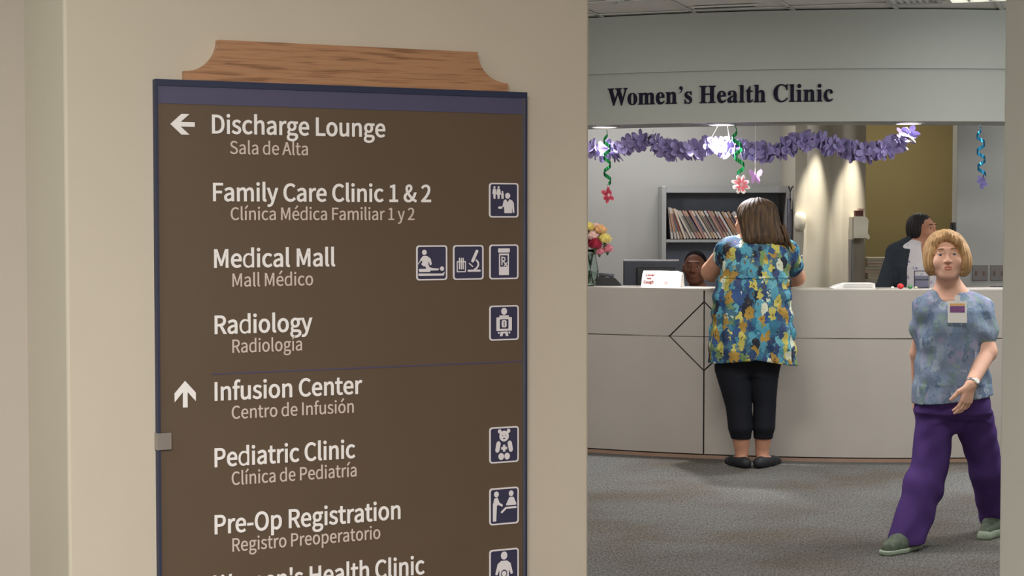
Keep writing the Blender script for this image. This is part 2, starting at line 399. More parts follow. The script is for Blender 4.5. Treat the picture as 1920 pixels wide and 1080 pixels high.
# header lettering
SANS = {'&': [831, '317 -16 415 -3 501 32 575 87 682 22 781 -16 811 77 730 109 643 163 735 313 800 483 696 483 643 340 570 219 446 336 342 471 439 545 514 631 544 736 523 828 463 889 368 912 260 884 188 809 163 702 178 600 221 491 134 423 69 339 44 232 57 151 94 83 151 30 226 -4', '501 145 419 93 330 73 240 94 177 151 153 238 168 304 209 361 267 413 374 272',
       '301 544 269 626 258 703 272 769 310 816 369 834 418 819 445 783 454 734 432 662 377 601'],
 "'": [340, '134 590 204 590 225 818 227 943 110 943 112 818'],
 '-': [424, '56 300 369 300 369 385 56 385'],
 '1': [679, '108 0 599 0 599 93 419 93 419 896 334 896 252 859 148 833 148 762 308 762 308 93 108 93'],
 '2': [679, '54 0 617 0 617 97 369 97 223 88 407 282 530 468 575 649 563 738 529 810 474 865 402 900 313 912 210 896 124 850 49 781 114 718 168 771 230 808 300 822 392 798 447 736 465 644 421 481 285 291 54 66'],
 'A': [743, '5 0 119 0 205 274 533 274 619 0 738 0 434 896 308 896', '234 363 278 501 367 804 372 804 462 501 505 363'],
 'C': [780, '461 -16 568 -1 659 43 736 112 674 185 613 130 545 95 466 83 371 100 294 148 236 224 200 326 187 451 200 575 238 675 297 750 375 797 469 813 541 802 601 773 653 729 714 802 652 856 569 896 468 912 340 892 230 832 145 736 90 607 71 447 90 288 144 159 227 63 334 4'],
 'D': [841, '123 0 352 0 499 20 616 77 700 170 752 295 769 451 752 607 700 731 615 822 497 877 347 896 123 896', '236 93 236 804 337 804 451 790 540 746 603 674 640 575 653 451 640 327 603 227 540 154 451 108 337 93'],
 'F': [675, '123 0 236 0 236 402 578 402 578 498 236 498 236 801 639 801 639 896 123 896'],
 'H': [890, '123 0 236 0 236 423 654 423 654 0 768 0 768 896 654 896 654 521 236 521 236 896 123 896'],
 'I': [358, '123 0 236 0 236 896 123 896'],
 'L': [664, '123 0 628 0 628 97 236 97 236 896 123 896'],
 'M': [993, '123 0 225 0 225 496 210 760 215 760 287 556 457 90 533 90 702 556 774 760 779 760 764 496 764 0 869 0 869 896 734 896 562 417 500 230 495 230 430 417 259 896 123 896'],
 'O': [907, '454 -16 580 5 685 66 766 163 818 292 836 451 818 609 766 737 685 833 580 892 454 912 327 892 222 833 141 737 89 609 71 451 89 292 141 163 222 66 327 5', '454 83 364 100 290 148 234 225 199 327 187 451 199 575 234 675 290 750 364 797 454 813 543 797 617 750 673 675 708 575 720 451 708 327 673 225 617 148 543 100'],
 'P': [774, '123 0 236 0 236 357 384 357 494 368 585 400 654 454 699 532 714 633 698 736 654 810 584 860 491 888 379 896 123 896', '236 449 236 804 364 804 450 799 516 782 563 750 592 701 601 633 592 565 565 513 519 477 454 456 369 449'],
 'R': [776, '236 471 236 804 386 804 505 789 579 739 604 646 579 548 505 490 386 471', '615 0 742 0 515 392 621 440 691 524 716 646 701 743 659 814 592 861 506 888 403 896 123 896 123 0 236 0 236 380 397 380'],
 'S': [729, '372 -16 475 -3 560 33 623 88 662 157 676 238 651 350 586 425 491 478 364 533 295 566 238 612 215 683 236 752 294 797 383 813 460 803 528 774 587 730 646 802 573 859 484 898 383 912 291 901 213 868 153 818 114 753 100 675 129 565 198 491 282 445 411 389 488 351 541 303 561 229 539 152 474 102 373 83 282 97 198 136 126 194 59 116 146 46 251 0'],
 'W': [1073, '221 0 356 0 489 540 534 745 539 745 583 540 719 0 856 0 1040 896 933 896 836 408 787 117 780 117 716 408 592 896 488 896 364 408 301 117 296 117 242 408 148 896 32 896'],
 'Y': [649, '268 0 380 0 380 347 650 896 533 896 418 643 328 446 323 446 235 643 119 896 -1 896 268 347'],
 'a': [688, '265 -16 345 -3 418 31 485 79 489 79 499 0 590 0 590 408 582 500 556 576 512 633 447 668 361 681 259 667 170 634 100 594 143 517 234 566 342 588 426 564 468 502 479 421 328 396 214 361 134 313 87 251 72 172 97 70 166 6', '297 75 237 85 195 119 180 180 208 255 302 310 479 346 479 161 388 96'],
 'c': [624, '374 -16 489 6 589 67 540 143 469 96 384 77 276 109 205 197 178 331 206 465 280 555 388 587 459 571 520 529 576 603 524 641 461 670 383 681 284 666 196 622 127 550 80 453 64 331 79 211 122 114 189 43 274 -1'],
 'd': [758, '339 -16 415 -3 483 31 540 78 544 78 554 0 646 0 646 973 533 973 533 718 539 604 453 660 352 681 264 665 185 620 122 547 80 450 65 331 77 210 113 114 170 43 246 -1', '363 78 264 109 201 195 180 333 206 466 275 555 372 587 452 571 533 517 533 169 450 101'],
 'e': [677, '381 -16 502 4 599 51 560 126 482 87 394 73 282 102 206 182 174 306 621 306 626 369 615 474 582 561 527 626 453 667 361 681 272 665 191 620 124 548 80 451 64 331 80 211 124 115 193 43 280 -1', '172 385 207 497 275 567 363 592 452 568 508 498 528 385'],
 'f': [397, '40 573 131 573 131 0 242 0 242 573 383 573 383 664 242 664 242 769 252 841 284 885 336 900 373 895 411 881 435 968 384 983 324 989 215 962 152 887 131 770 131 664 40 658'],
 'g': [690, '336 -306 450 -294 543 -260 613 -210 657 -147 672 -76 646 14 569 65 441 82 311 82 241 91 205 117 194 154 207 200 237 234 285 216 335 210 413 221 480 251 532 299 566 363 578 441 563 520 524 578 660 578 660 664 429 664 388 676 335 681 258 670 190 639 136 590 100 524 87 444 100 370 132 309 174 265 174 260 124 210 100 137 117 71 160 28 160 22 107 -21 74 -72 62 -128 97 -225 193 -285',
       '335 286 265 306 214 360 194 444 214 528 264 581 335 599 407 581 458 528 477 444 457 360 406 306', '352 -229 249 -214 183 -174 160 -112 176 -55 227 0 313 -10 428 -10 502 -18 547 -45 562 -94 536 -159 464 -209'],
 'h': [742, '112 0 225 0 225 482 286 538 343 572 406 583 478 565 519 507 532 406 532 0 643 0 643 421 635 512 612 585 572 638 515 670 440 681 356 666 284 626 220 570 225 707 225 973 112 973'],
 'i': [336, '112 0 225 0 225 664 112 664', '169 801 208 810 234 836 243 875 234 913 208 938 169 947 130 938 105 913 95 875 105 836 130 810'],
 'l': [347, '230 -16 295 -6 279 79 256 77 234 88 225 125 225 973 112 973 112 132 124 52 162 2'],
 'm': [1132, '112 0 225 0 225 482 312 558 391 583 461 565 501 507 515 406 515 0 626 0 626 482 714 558 793 583 863 565 904 507 917 406 917 0 1028 0 1028 421 1020 512 997 585 957 638 901 670 828 681 750 665 677 620 608 554 571 622 511 665 424 681 348 666 280 625 218 567 215 567 204 664 112 664'],
 'n': [746, '112 0 225 0 225 482 286 538 343 572 406 583 478 565 519 507 532 406 532 0 643 0 643 421 635 512 612 585 572 638 515 670 440 681 356 666 283 625 218 567 215 567 204 664 112 664'],
 'o': [741, '370 -16 465 -1 549 43 616 114 661 211 677 331 661 453 616 550 549 622 465 666 370 681 276 666 192 622 125 550 80 453 64 331 80 211 125 114 192 43 276 -1', '370 77 270 109 203 197 178 331 203 465 270 555 370 587 472 555 539 465 564 331 539 197 472 109'],
 'p': [758, '112 -280 225 -280 225 -55 221 61 313 4 405 -16 493 0 572 45 635 118 678 218 693 342 682 456 650 550 596 621 522 665 429 681 353 668 282 634 218 587 215 587 204 664 112 664', '386 78 311 93 225 147 225 496 316 564 401 587 468 575 518 543 552 491 571 423 577 341 552 200 485 110'],
 'r': [474, '112 0 225 0 225 427 275 517 333 566 391 581 456 570 477 666 445 678 406 681 335 664 271 616 218 543 215 543 204 664 112 664'],
 's': [572, '286 -16 418 11 499 82 527 181 496 281 420 342 325 383 255 411 203 446 182 498 195 546 236 581 306 594 386 577 456 535 510 605 419 659 304 681 180 656 103 588 76 493 105 400 178 340 269 301 341 271 398 231 421 175 406 122 363 85 290 71 184 93 93 150 39 76 110 29 194 -4'],
 't': [461, '320 -16 383 -8 444 9 422 93 346 75 285 90 253 133 243 202 243 573 424 573 424 664 243 664 243 851 150 851 138 664 33 658 33 573 132 573 132 205 138 131 158 70 193 24 247 -6'],
 'u': [742, '307 -16 390 -1 461 41 526 104 529 104 538 0 631 0 631 664 520 664 520 193 460 129 403 92 340 81 268 99 228 156 215 257 215 664 103 664 103 243 110 151 134 79 174 26 232 -5'],
 'v': [637, '256 0 386 0 621 664 511 664 385 286 324 90 318 90 257 286 132 664 16 664'],
 'x': [609, '18 0 136 0 225 155 292 274 298 274 370 155 468 0 590 0 372 335 573 664 457 664 375 518 317 407 311 407 246 518 156 664 35 664 237 346'],
 'y': [637, '123 -286 236 -255 316 -173 372 -56 621 664 512 664 392 296 339 108 333 108 267 296 132 664 16 664 282 -1 268 -51 233 -125 184 -176 119 -194 67 -183 45 -273'],
 'é': [677, '381 -16 502 4 599 51 560 126 482 87 394 73 282 102 206 182 174 306 621 306 626 369 615 474 582 561 527 626 453 667 361 681 272 665 191 620 124 548 80 451 64 331 80 211 124 115 193 43 280 -1', '172 385 207 497 275 567 363 592 452 568 508 498 528 385', '341 782 554 993 477 1066 284 839'],
 'í': [336, '112 0 225 0 225 664 112 664', '150 782 364 993 285 1066 92 839'],
 'ó': [741, '370 -16 465 -1 549 43 616 114 661 211 677 331 661 453 616 550 549 622 465 666 370 681 276 666 192 622 125 550 80 453 64 331 80 211 125 114 192 43 276 -1', '370 77 270 109 203 197 178 331 203 465 270 555 370 587 472 555 539 465 564 331 539 197 472 109', '350 782 565 993 487 1066 292 839']}
SERIF = {'C': [709, '389 -16 293 -5 208 30 138 85 84 158 51 246 40 346 51 445 85 532 139 604 210 659 296 694 393 705 468 696 557 667 587 659 618 671 635 705 661 705 661 467 636 467 595 552 540 617 475 658 402 672 336 658 284 619 247 553 225 461 218 343 226 232 250 146 291 85 348 48 421 36 482 44 542 68 599 107 649 161 678 134 599 51 503 0'],
 'H': [793, '23 0 23 26 68 33 95 48 108 76 113 122 113 574 108 615 94 642 67 657 24 664 24 690 366 690 366 664 309 654 283 629 276 574 276 380 518 380 518 574 511 629 485 654 427 664 427 690 768 690 768 664 724 657 698 643 685 617 681 574 681 122 685 79 699 50 725 33 768 26 768 0 427 0 427 26 471 32 499 46 513 74 518 122 518 335 276 335 276 122 280 76 294 48 321 33 366 26 366 0'],
 'W': [926, '258 -16 49 595 23 647 4 660 -23 664 -23 690 274 690 274 664 227 654 216 642 213 622 224 565 338 232 456 534 433 604 421 634 405 651 347 664 347 690 665 690 665 664 613 654 595 624 604 585 718 251 819 560 831 616 827 638 815 652 762 664 762 690 945 690 945 664 919 655 901 638 871 575 676 -16 648 -16 478 468 288 -16'],
 'a': [521, '386 -15 343 -8 315 15 303 53 229 3 144 -13 97 -6 61 17 38 52 31 96 47 157 96 206 180 248 301 288 301 365 297 402 283 428 259 443 224 448 174 440 158 415 172 389 186 350 181 325 166 306 144 293 117 289 89 294 68 308 54 330 50 358 56 392 75 422 104 447 143 466 191 478 245 482 338 472 399 443 432 392 444 318 444 95 447 60 461 52 485 63 499 42 445 -1',
       '229 51 264 62 301 96 301 256 233 229 193 186 179 127 192 70'],
 'c': [445, '236 -15 181 -7 131 16 89 54 57 103 36 161 30 227 37 297 61 359 97 410 145 450 202 475 265 483 330 475 379 452 410 416 420 371 416 346 403 326 384 314 358 309 324 317 304 341 297 380 298 396 299 411 288 440 256 450 208 431 180 376 170 284 179 186 208 115 252 72 309 58 362 71 411 109 431 92 376 32 311 -3'],
 'e': [456, '233 -15 177 -8 128 16 87 53 56 104 36 166 30 238 36 305 57 364 89 413 132 451 182 474 238 482 317 468 377 424 416 355 428 263 428 251 177 251 192 147 234 85 302 64 359 81 409 130 431 110 376 40 310 -1', '176 291 305 291 305 326 293 420 274 442 244 450 206 434 184 387 176 308'],
 'h': [577, '27 0 27 24 68 39 79 84 79 604 69 650 54 661 28 667 28 690 224 690 224 404 288 463 368 482 442 464 486 410 501 321 501 84 511 39 526 29 551 24 551 0 306 0 306 24 313 24 345 39 356 84 356 329 347 391 332 406 307 411 263 397 224 356 224 84 234 39 248 29 273 24 273 0'],
 'i': [300, '153 548 123 554 98 570 82 595 76 625 82 655 98 680 123 697 153 702 183 697 207 680 223 655 229 625 223 595 207 570 182 554', '27 0 27 24 69 39 79 84 79 382 71 431 31 445 32 470 225 470 225 84 234 40 273 24 273 0'],
 'l': [302, '27 0 27 24 69 39 79 84 79 602 71 650 57 661 31 665 31 690 225 690 225 84 234 40 273 24 273 0'],
 'm': [839,
       '27 0 27 24 68 39 79 84 79 384 69 430 54 441 28 446 28 470 222 470 222 401 285 462 359 482 419 473 461 444 485 396 552 461 633 482 705 464 749 410 763 321 763 84 773 39 787 29 812 24 812 0 572 0 572 24 596 29 611 40 621 84 621 329 612 391 597 406 572 411 529 398 491 359 491 84 501 40 516 29 539 24 539 0 302 0 302 24 326 29 341 40 351 84 351 329 342 390 327 406 302 411 258 397 222 356 222 '
       '84 231 40 245 29 269 24 269 0'],
 'n': [577, '27 0 27 24 68 39 79 84 79 384 69 430 54 441 28 446 28 470 224 470 224 405 288 463 368 482 442 464 486 410 501 321 501 84 511 39 526 29 551 24 551 0 306 0 306 24 313 24 345 39 356 84 356 329 347 391 332 406 307 411 263 397 224 356 224 84 234 39 248 29 273 24 273 0'],
 'o': [510, '255 -15 192 -7 137 17 91 56 57 106 36 166 28 233 36 301 57 362 91 412 137 450 192 474 254 482 317 474 371 451 417 413 451 363 473 303 480 233 473 164 451 104 417 54 372 16 318 -7', '255 17 292 28 316 59 329 123 333 233 328 344 314 410 291 442 255 453 218 442 194 410 181 344 177 234 181 124 194 59 219 28'],
 's': [437,
       '229 -15 184 -9 131 9 111 13 90 7 77 -13 54 -13 54 160 80 160 100 103 131 59 170 32 213 22 246 27 271 40 286 61 291 89 277 127 236 159 162 196 115 225 82 256 63 293 56 334 67 393 98 441 148 473 214 483 251 479 301 466 312 463 323 462 338 467 349 483 369 483 369 336 346 336 326 384 298 420 264 441 226 449 197 445 176 433 163 415 159 393 175 352 222 321 290 287 335 260 366 229 384 192 390 '
       '143 379 78 345 27 294 -5'],
 't': [346, '187 -14 135 -7 100 16 80 54 73 108 73 422 31 422 31 454 133 559 195 642 219 642 219 470 314 470 314 422 219 422 219 124 226 77 237 65 254 61 287 74 312 113 337 100 299 36 250 -2']}

def glyphs(table):
    return {k: (v[0], [[(int(a), int(b)) for a, b in zip(p.split()[::2], p.split()[1::2])] for p in v[1:]]) for k, v in table.items()}
G1, G2 = glyphs(SANS), glyphs(SERIF)
G2["'"] = (260, [[(110, 430), (180, 520), (150, 560), (90, 590), (80, 650), (130, 700), (195, 690), (225, 640), (215, 560), (170, 480)]])
def text(table, s, x0, y0, wid, cap, capu, off=0, sp=.24, depth=.001, track=0):
    x = 0; g = []
    for ch in s:
        if ch == ' ': x += sp * capu; continue
        adv, ps = table[ch]; g.append([[(a + x, b) for a, b in p] for p in ps]); x += adv + track
    x -= track; sx = wid / x; sy = cap / capu
    g = [[[(x0 + a * sx, y0 + b * sy) for a, b in p] for p in ps] for ps in g]
    return fill2d(g, off, depth)
sa, za = arc_at(1141, 195.5); sb_, _z = arc_at(1562, 190); zc = arc_at(1141, 166)[1]; _s, zbase2 = arc_at(1562, 190.5)
vf = text(G2, "Women's Health Clinic", sa, (za + zbase2) / 2 - .003, sb_ - sa, zc - za + .006, 690, .0009, .40, .008, 14)
o = emit('header_lettering', vf, lambda x, y, z: arc(x, AR + .001 + z, y), M['navyltr'], None)
tag(o, "dark navy serif letters reading Women's Health Clinic on the curved header", 'lettering')

# ================================================================== DIRECTORY SIGN
def wp(s, z, off): return P0 + U * s + Z * z - N * off          # off = how far in front of the wall
sL, zT = on_wall(291, 148, -.02); sR, zT2 = on_wall(988, 173, -.02); zT = (zT + zT2) / 2
zB = .42
sign = thing('directory_sign', wp((sL + sR) / 2, zB, 0), 'tall brown bilingual directory sign with navy frame and oak crest on cream wall', 'sign')
def wbox(name, s0, s1, z0, z1, o0, o1, m, parent=sign, bevel=0):
    return MB().box(wp((s0 + s1) / 2, (z0 + z1) / 2, (o0 + o1) / 2), (s1 - s0, o1 - o0, z1 - z0), U, -N, Z).build(name, m, parent, bevel=bevel)
OF = .018
sw = lambda px, py: on_wall(px, py, -OF)
wbox('panel', sL + .0035, sR - .008, zB + .006, zT - .008, .002, OF, M['brown'])
zb1 = sw(640, 172)[1]; zb2 = (sw(300, 196)[1] + sw(975, 212)[1]) / 2
wbox('header_band', sL + .0045, sR - .008, zb2, zT - .008, OF, OF + .0012, M['band'])
wbox('frame_edge', sL, sL + .0045, zB, zT, 0, OF + .004, M['navy'])
wbox('frame_edge', sL + .0045, sR - .0, zT - .0125, zT, 0, OF + .004, M['navy'])
wbox('frame_edge', sR - .004, sR, zB, zT - .0125, 0, OF + .004, M['navy'])
tag(wbox('frame_edge', sR - .010, sR - .004, zB, zT - .0125, 0, OF + .003, M['alu']), 'paler satin grey inner edge')
wbox('frame_edge', sL + .006, sR - .010, zB, zB + .006, 0, OF + .004, M['navy'])
# oak crest
cr = []
cL, cb = on_wall(341, 155); cR, _ = on_wall(946, 168); tL, tz = on_wall(404, 76); tR, tz2 = on_wall(889, 99)
cz0 = zT - .03; ctop = (tz + tz2) / 2; csh = (on_wall(341, 135)[1] + on_wall(946, 157)[1]) / 2
pts = [(cL, cz0), (cR, cz0), (cR, csh)]
for i in range(1, 13):
    a = i / 12 * math.pi / 2; pts.append((cR - (cR - tR) * math.sin(a), csh + (ctop - csh) * (1 - math.cos(a))))
for i in range(0, 13):
    a = (1 - i / 12) * math.pi / 2; pts.append((cL + (tL - cL) * math.sin(a), csh + (ctop - csh) * (1 - math.cos(a))))
vf = fill2d([[pts]], 0, .018)
emit('crest', vf, lambda x, y, z: wp(x, y, .0 + z), M['oak'], sign)
# lettering
def sign_line(s, px0, by, px1, capy, off, m, sp, track=0):
    a, z0 = sw(px0, by); b = sw(px1, by)[0]; ztop = sw(px0, capy)[1]
    vf = text(G1, s, a, z0, b - a, ztop - z0, 896, off, sp, .0015, track)
    return emit('lettering', vf, lambda x, y, z: wp(x, y, OF + z), m, sign)
big = [('Discharge Lounge', 394, 249.5, 723, 215.5), ('Family Care Clinic 1 & 2', 396, 376.5, 809, 343.5), ('Medical Mall', 398, 501.5, 629, 468),
       ('Radiology', 399, 626, 585, 592.5), ('Infusion Center', 399, 751, 678, 717.5), ('Pediatric Clinic', 399, 875.5, 666, 841.5),
       ('Pre-Op Registration', 399, 1001.5, 753, 967), ("Women's Health Clinic", 400, 1115, 796, 1080)]
small = [('Sala de Alta', 430, 288.5, 579, 264.5), ('Clínica Médica Familiar 1 y 2', 431, 412.5, 778, 389), ('Mall Médico', 433, 537.5, 588, 513),
         ('Radiología', 433, 661.5, 568, 637), ('Centro de Infusión', 433, 785.5, 665, 761.5), ('Clínica de Pediatría', 433, 909.5, 670, 885),
         ('Registro Preoperatorio', 433, 1034.5, 714, 1010)]
for t_ in big: sign_line(*t_, .00085, M['ltr'], .30)
for t_ in small: sign_line(*t_, .0002, M['ltr2'], .27)
a, z0 = sw(397, 703); b, z1 = sw(978, 676); z0 = (z0 + z1) / 2
wbox('rule', a, b, z0 - .0012, z0 + .0012, OF, OF + .001, M['rule'])
# arrows
arrow = [(0, .5), (.50, 1), (.86, 1), (.46, .61), (1.1, .61), (1.1, .39), (.46, .39), (.86, 0), (.50, 0)]
def arrow_at(px0, px1, py0, py1, up):
    s0, z1 = sw(px0, py0); s1, z0 = sw(px1, py1)
    mx = max(p[0] for p in arrow)
    f = (lambda p: (s0 + (s1 - s0) * p[0] / mx, z0 + (z1 - z0) * p[1])) if not up else (lambda p: (s0 + (s1 - s0) * p[1], z1 - (z1 - z0) * p[0] / mx))
    emit('arrow', fill2d([[[f(p) for p in arrow]]], 0, .0015), lambda x, y, z: wp(x, y, OF + z), M['ltr'], sign)
arrow_at(319, 365, 213, 253, False); arrow_at(327, 367, 715, 763, True)
# pictogram tiles
def rr(x0, y0, x1, y1, r, n=5):
    out = []
    for cx, cy, a0 in ((x1 - r, y1 - r, 0), (x0 + r, y1 - r, 90), (x0 + r, y0 + r, 180), (x1 - r, y0 + r, 270)):
        for i in range(n + 1):
            a = R(a0 + 90 * i / n); out.append((cx + r * math.cos(a), cy + r * math.sin(a)))
    return out
def disc(cx, cy, r, n=16, ry=None): return [(cx + r * math.cos(2 * math.pi * i / n), cy + (ry or r) * math.sin(2 * math.pi * i / n)) for i in range(n)]
def bar(x0, y0, x1, y1, w, n=4):      # rounded stroke
    a = math.atan2(y1 - y0, x1 - x0); o_ = []
    for cx, cy, b in ((x1, y1, a - math.pi / 2), (x0, y0, a + math.pi / 2)):
        for i in range(n + 1): q = b + math.pi * i / n; o_.append((cx + w * math.cos(q), cy + w * math.sin(q)))
    return o_
def stroke(pts, w): return [[bar(*pts[i], *pts[i + 1], w)] for i in range(len(pts) - 1)]
rx = text(G2, 'R', 0, 0, 1, 1, 1) if 'R' in G2 else None
PIC = {
 'doctor with family': [[disc(.63, .63, .085)], [[(.50, .50), (.57, .53), (.63, .44), (.69, .53), (.78, .50), (.84, .42), (.86, .14), (.80, .14), (.78, .34), (.77, .13), (.52, .13), (.51, .30), (.46, .32), (.33, .32), (.30, .28), (.34, .25), (.44, .26), (.47, .40)]],
    [disc(.18, .87, .035, 8)], [[(.13, .83), (.23, .83), (.25, .68), (.22, .68), (.21, .54), (.15, .54), (.14, .68), (.11, .68)]],
    [disc(.32, .87, .035, 8)], [[(.27, .83), (.37, .83), (.40, .66), (.36, .66), (.35, .54), (.29, .54), (.28, .66), (.25, .66)]],
    [disc(.45, .74, .028, 8)], [[(.41, .71), (.49, .71), (.49, .54), (.42, .54)]]],
 'exam table': [[disc(.26, .80, .075)], [[(.14, .62), (.22, .70), (.34, .70), (.46, .62), (.50, .46), (.44, .42), (.40, .56), (.38, .42), (.24, .40), (.16, .46), (.20, .54), (.17, .57), (.06, .50), (.06, .45)]],
    [[(.08, .30), (.10, .24), (.44, .24), (.46, .28), (.70, .28), (.74, .33), (.52, .35), (.42, .38), (.38, .46), (.28, .44), (.32, .33), (.10, .33)]], [disc(.83, .33, .065)], [[(.07, .20), (.07, .13), (.88, .13), (.92, .24), (.84, .19)]]],
 'lab microscope': [[rr(.12, .22, .42, .54, .02), rr(.15, .25, .39, .51, .01)], [bar(.21, .32, .21, .62, .018)], [bar(.27, .32, .27, .62, .018)], [bar(.33, .32, .33, .62, .018)],
    [bar(.50, .26, .88, .26, .03)], [bar(.64, .54, .78, .82, .045)], [bar(.53, .47, .64, .38, .016)], *stroke([(.76, .56), (.82, .50), (.83, .42), (.78, .34), (.70, .29)], .025)],
 'medicine bottle': [[rr(.30, .77, .70, .89, .02)], [rr(.33, .12, .67, .74, .01), rr(.37, .36, .63, .69, .01)],
    [bar(.43, .42, .43, .64, .018)], *stroke([(.43, .64), (.53, .62), (.53, .54), (.43, .53)], .016), [bar(.47, .53, .60, .38, .018)], [bar(.60, .48, .50, .38, .012)]],
 'x ray screen': [[disc(.5, .83, .10)], [bar(.36, .69, .64, .69, .025)], [rr(.24, .27, .76, .66, .02), rr(.35, .33, .65, .60, .01)], [rr(.42, .37, .58, .58, .05), rr(.485, .40, .515, .55, .005)],
    [disc(.32, .22, .03, 8)], [disc(.68, .22, .03, 8)], [[(.38, .25), (.62, .25), (.64, .12), (.56, .12), (.54, .20), (.46, .20), (.44, .12), (.36, .12)]]],
 'teddy bear': [[disc(.5, .74, .16, 20, .15), disc(.45, .76, .018, 6), disc(.55, .76, .018, 6), rr(.46, .66, .54, .69, .01, 2)], [disc(.35, .88, .06)], [disc(.65, .88, .06)],
    [bar(.31, .54, .27, .36, .07)], [bar(.69, .54, .73, .36, .07)], [disc(.40, .18, .095)], [disc(.60, .18, .095)],
    [[(.46, .50), (.54, .50), (.54, .44), (.60, .44), (.60, .37), (.54, .37), (.54, .31), (.46, .31), (.46, .37), (.40, .37), (.40, .44), (.46, .44)]]],
 'registration desk': [[disc(.24, .83, .08)], [[(.17, .72), (.28, .74), (.34, .60), (.45, .54), (.44, .48), (.28, .55), (.25, .50), (.23, .10), (.12, .10), (.12, .55)]],
    [disc(.74, .83, .08)], [[(.68, .73), (.82, .73), (.92, .54), (.90, .51), (.58, .51), (.57, .54)]], [[(.42, .30), (.38, .34), (.55, .47), (.92, .47), (.92, .42), (.58, .42)]]],
 'pregnant figure': [[disc(.5, .82, .11)], [[(.40, .68), (.60, .68), (.72, .60), (.80, .32), (.73, .30), (.66, .45), (.66, .05), (.34, .05), (.34, .45), (.27, .30), (.20, .32), (.28, .60)], disc(.5, .33, .11), ], [disc(.5, .33, .075)]],
}
def icon(x0, y0, x1, y1, key):
    xm, ym = (x0 + x1) / 2, (y0 + y1) / 2
    s0 = sw(x0, ym)[0]; s1 = sw(x1, ym)[0]; z1 = sw(xm, y0)[1]; z0 = sw(xm, y1)[1]
    f = lambda x, y, z: wp(s0 + (s1 - s0) * x, z0 + (z1 - z0) * y, OF + z)
    t = emit('icon_tile', fill2d([[rr(.02, .02, .98, .98, .07)]], 0, .0012), f, M['icon'], sign)
    emit('border', fill2d([[rr(0, 0, 1, 1, .09), rr(.045, .04, .955, .96, .06)]], 0, .0022), f, M['ivory'], t)
    V_, F_ = [], []
    for i, g in enumerate(PIC[key]):       # every stroke a hair prouder than the one before, so none coincide
        a, b = fill2d([g], 0, .0018 + .00008 * i); n = len(V_); V_ += a; F_ += [tuple(j + n for j in q) for q in b]
    emit('pictogram', (V_, F_), f, M['ivory'], t)
ys = {1: (343, 408), 2: (458.5, 523.5), 4: (572.5, 638), 6: (800, 867.5), 7: (914, 983), 8: (1029, 1098)}
icon(916.5, *ys[1], 971.5, 'doctor with family') if False else icon(916.5, ys[1][0], 971.5, ys[1][1], 'doctor with family')
icon(780, 460, 838, 525.5, 'exam table'); icon(849, 459.5, 906, 524.5, 'lab microscope'); icon(917, ys[2][0], 971.5, ys[2][1], 'medicine bottle')
icon(917, ys[4][0], 972, ys[4][1], 'x ray screen'); icon(917, ys[6][0], 972, ys[6][1], 'teddy bear'); icon(917, ys[7][0], 972, ys[7][1], 'registration desk'); icon(917, ys[8][0], 972, ys[8][1], 'pregnant figure')
# clear clip on the left edge
a, z1 = sw(296, 812); b, z0 = sw(320, 842)
t = thing('clear_clip', wp(a, z0, .02), 'small clear plastic clip on the left edge of the brown sign', 'clip')
wbox('plate', a, b, z0, z1, OF + .0055, OF + .0085, M['clear'], t, .001); wbox('hook', a - .003, a, z0, z1, .004, OF + .0085, M['clear'], t)

# ================================================================== RECEPTION COUNTER
ct = thing('reception_counter', arc(-.6, AR, 0), 'long curved taupe laminate reception counter with a diamond inlay on its front', 'counter')
zt = arc_at(1320, 541)[1]; zg = arc_at(1320, 631.5)[1]; zp = arc_at(1320, 851)[1]
s0, s1 = -3.2, 2.9
MB().arcbox(s0, s1, AR - .02, AR - .08, .0, zt - .012, 60).build('core', M['lamdark'], ct)
MB().arcbox(s0, s1, AR - .0005, AR - .36, zt - .012, zt, 60).build('counter_top', M['lamtop'], ct)
MB().arcbox(s0, s1, AR + .008, AR - .02, 0, zp - .008, 60).build('plinth', M['plinth'], ct)
MB().arcbox(s0, s1, AR - .32, AR - .36, 0.0, zt - .03, 60).build('back_panel', M['lam'], ct)
def curved_panel(poly, name, m, r0=AR - .02, r1=AR, parent=ct):
    bm = bmesh.new(); f = bm.faces.new([bm.verts.new((a, b, 0)) for a, b in poly])
    xs = [p[0] for p in poly]; x = math.ceil(min(xs) / .1) * .1 + 1e-4
    while x < max(xs) - .01:
        bmesh.ops.bisect_plane(bm, geom=bm.verts[:] + bm.edges[:] + bm.faces[:], plane_co=(x, 0, 0), plane_no=(1, 0, 0)); x += .1
    r = bmesh.ops.extrude_face_region(bm, geom=bm.faces[:])
    top = {v for v in r['geom'] if isinstance(v, bmesh.types.BMVert)}
    base = WL[parent]
    for v in bm.verts: v.co = arc(v.co.x, r1 if v in top else r0, v.co.y) - base
    bmesh.ops.recalc_face_normals(bm, faces=bm.faces)
    me = D.meshes.new(name); bm.to_mesh(me); bm.free()
    return link(name, me, m, parent)
sc_, _ = arc_at(1320, 631); dl = arc_at(1256, 630)[0]; dt = arc_at(1320, 567)[1]; db = arc_at(1320, 694)[1]
hw = sc_ - dl; g = .005; ga_ = .0035
tp = zt - .0125; bt = zp
L_, R_ = s0 + .01, s1 - .01
q = .010
curved_panel([(L_, zg + ga_), (sc_ - hw - g, zg + ga_), (sc_ - g, dt + g), (sc_ - g, tp), (L_, tp)], 'upper_panel', M['lam'])
curved_panel([(R_, zg + ga_), (R_, tp), (sc_ + g, tp), (sc_ + g, dt + g), (sc_ + hw + g, zg + ga_)], 'upper_panel', M['lam'])
curved_panel([(L_, zg - ga_), (L_, bt), (sc_ - g, bt), (sc_ - g, db - g), (sc_ - hw - g, zg - ga_)], 'lower_panel', M['lam'])
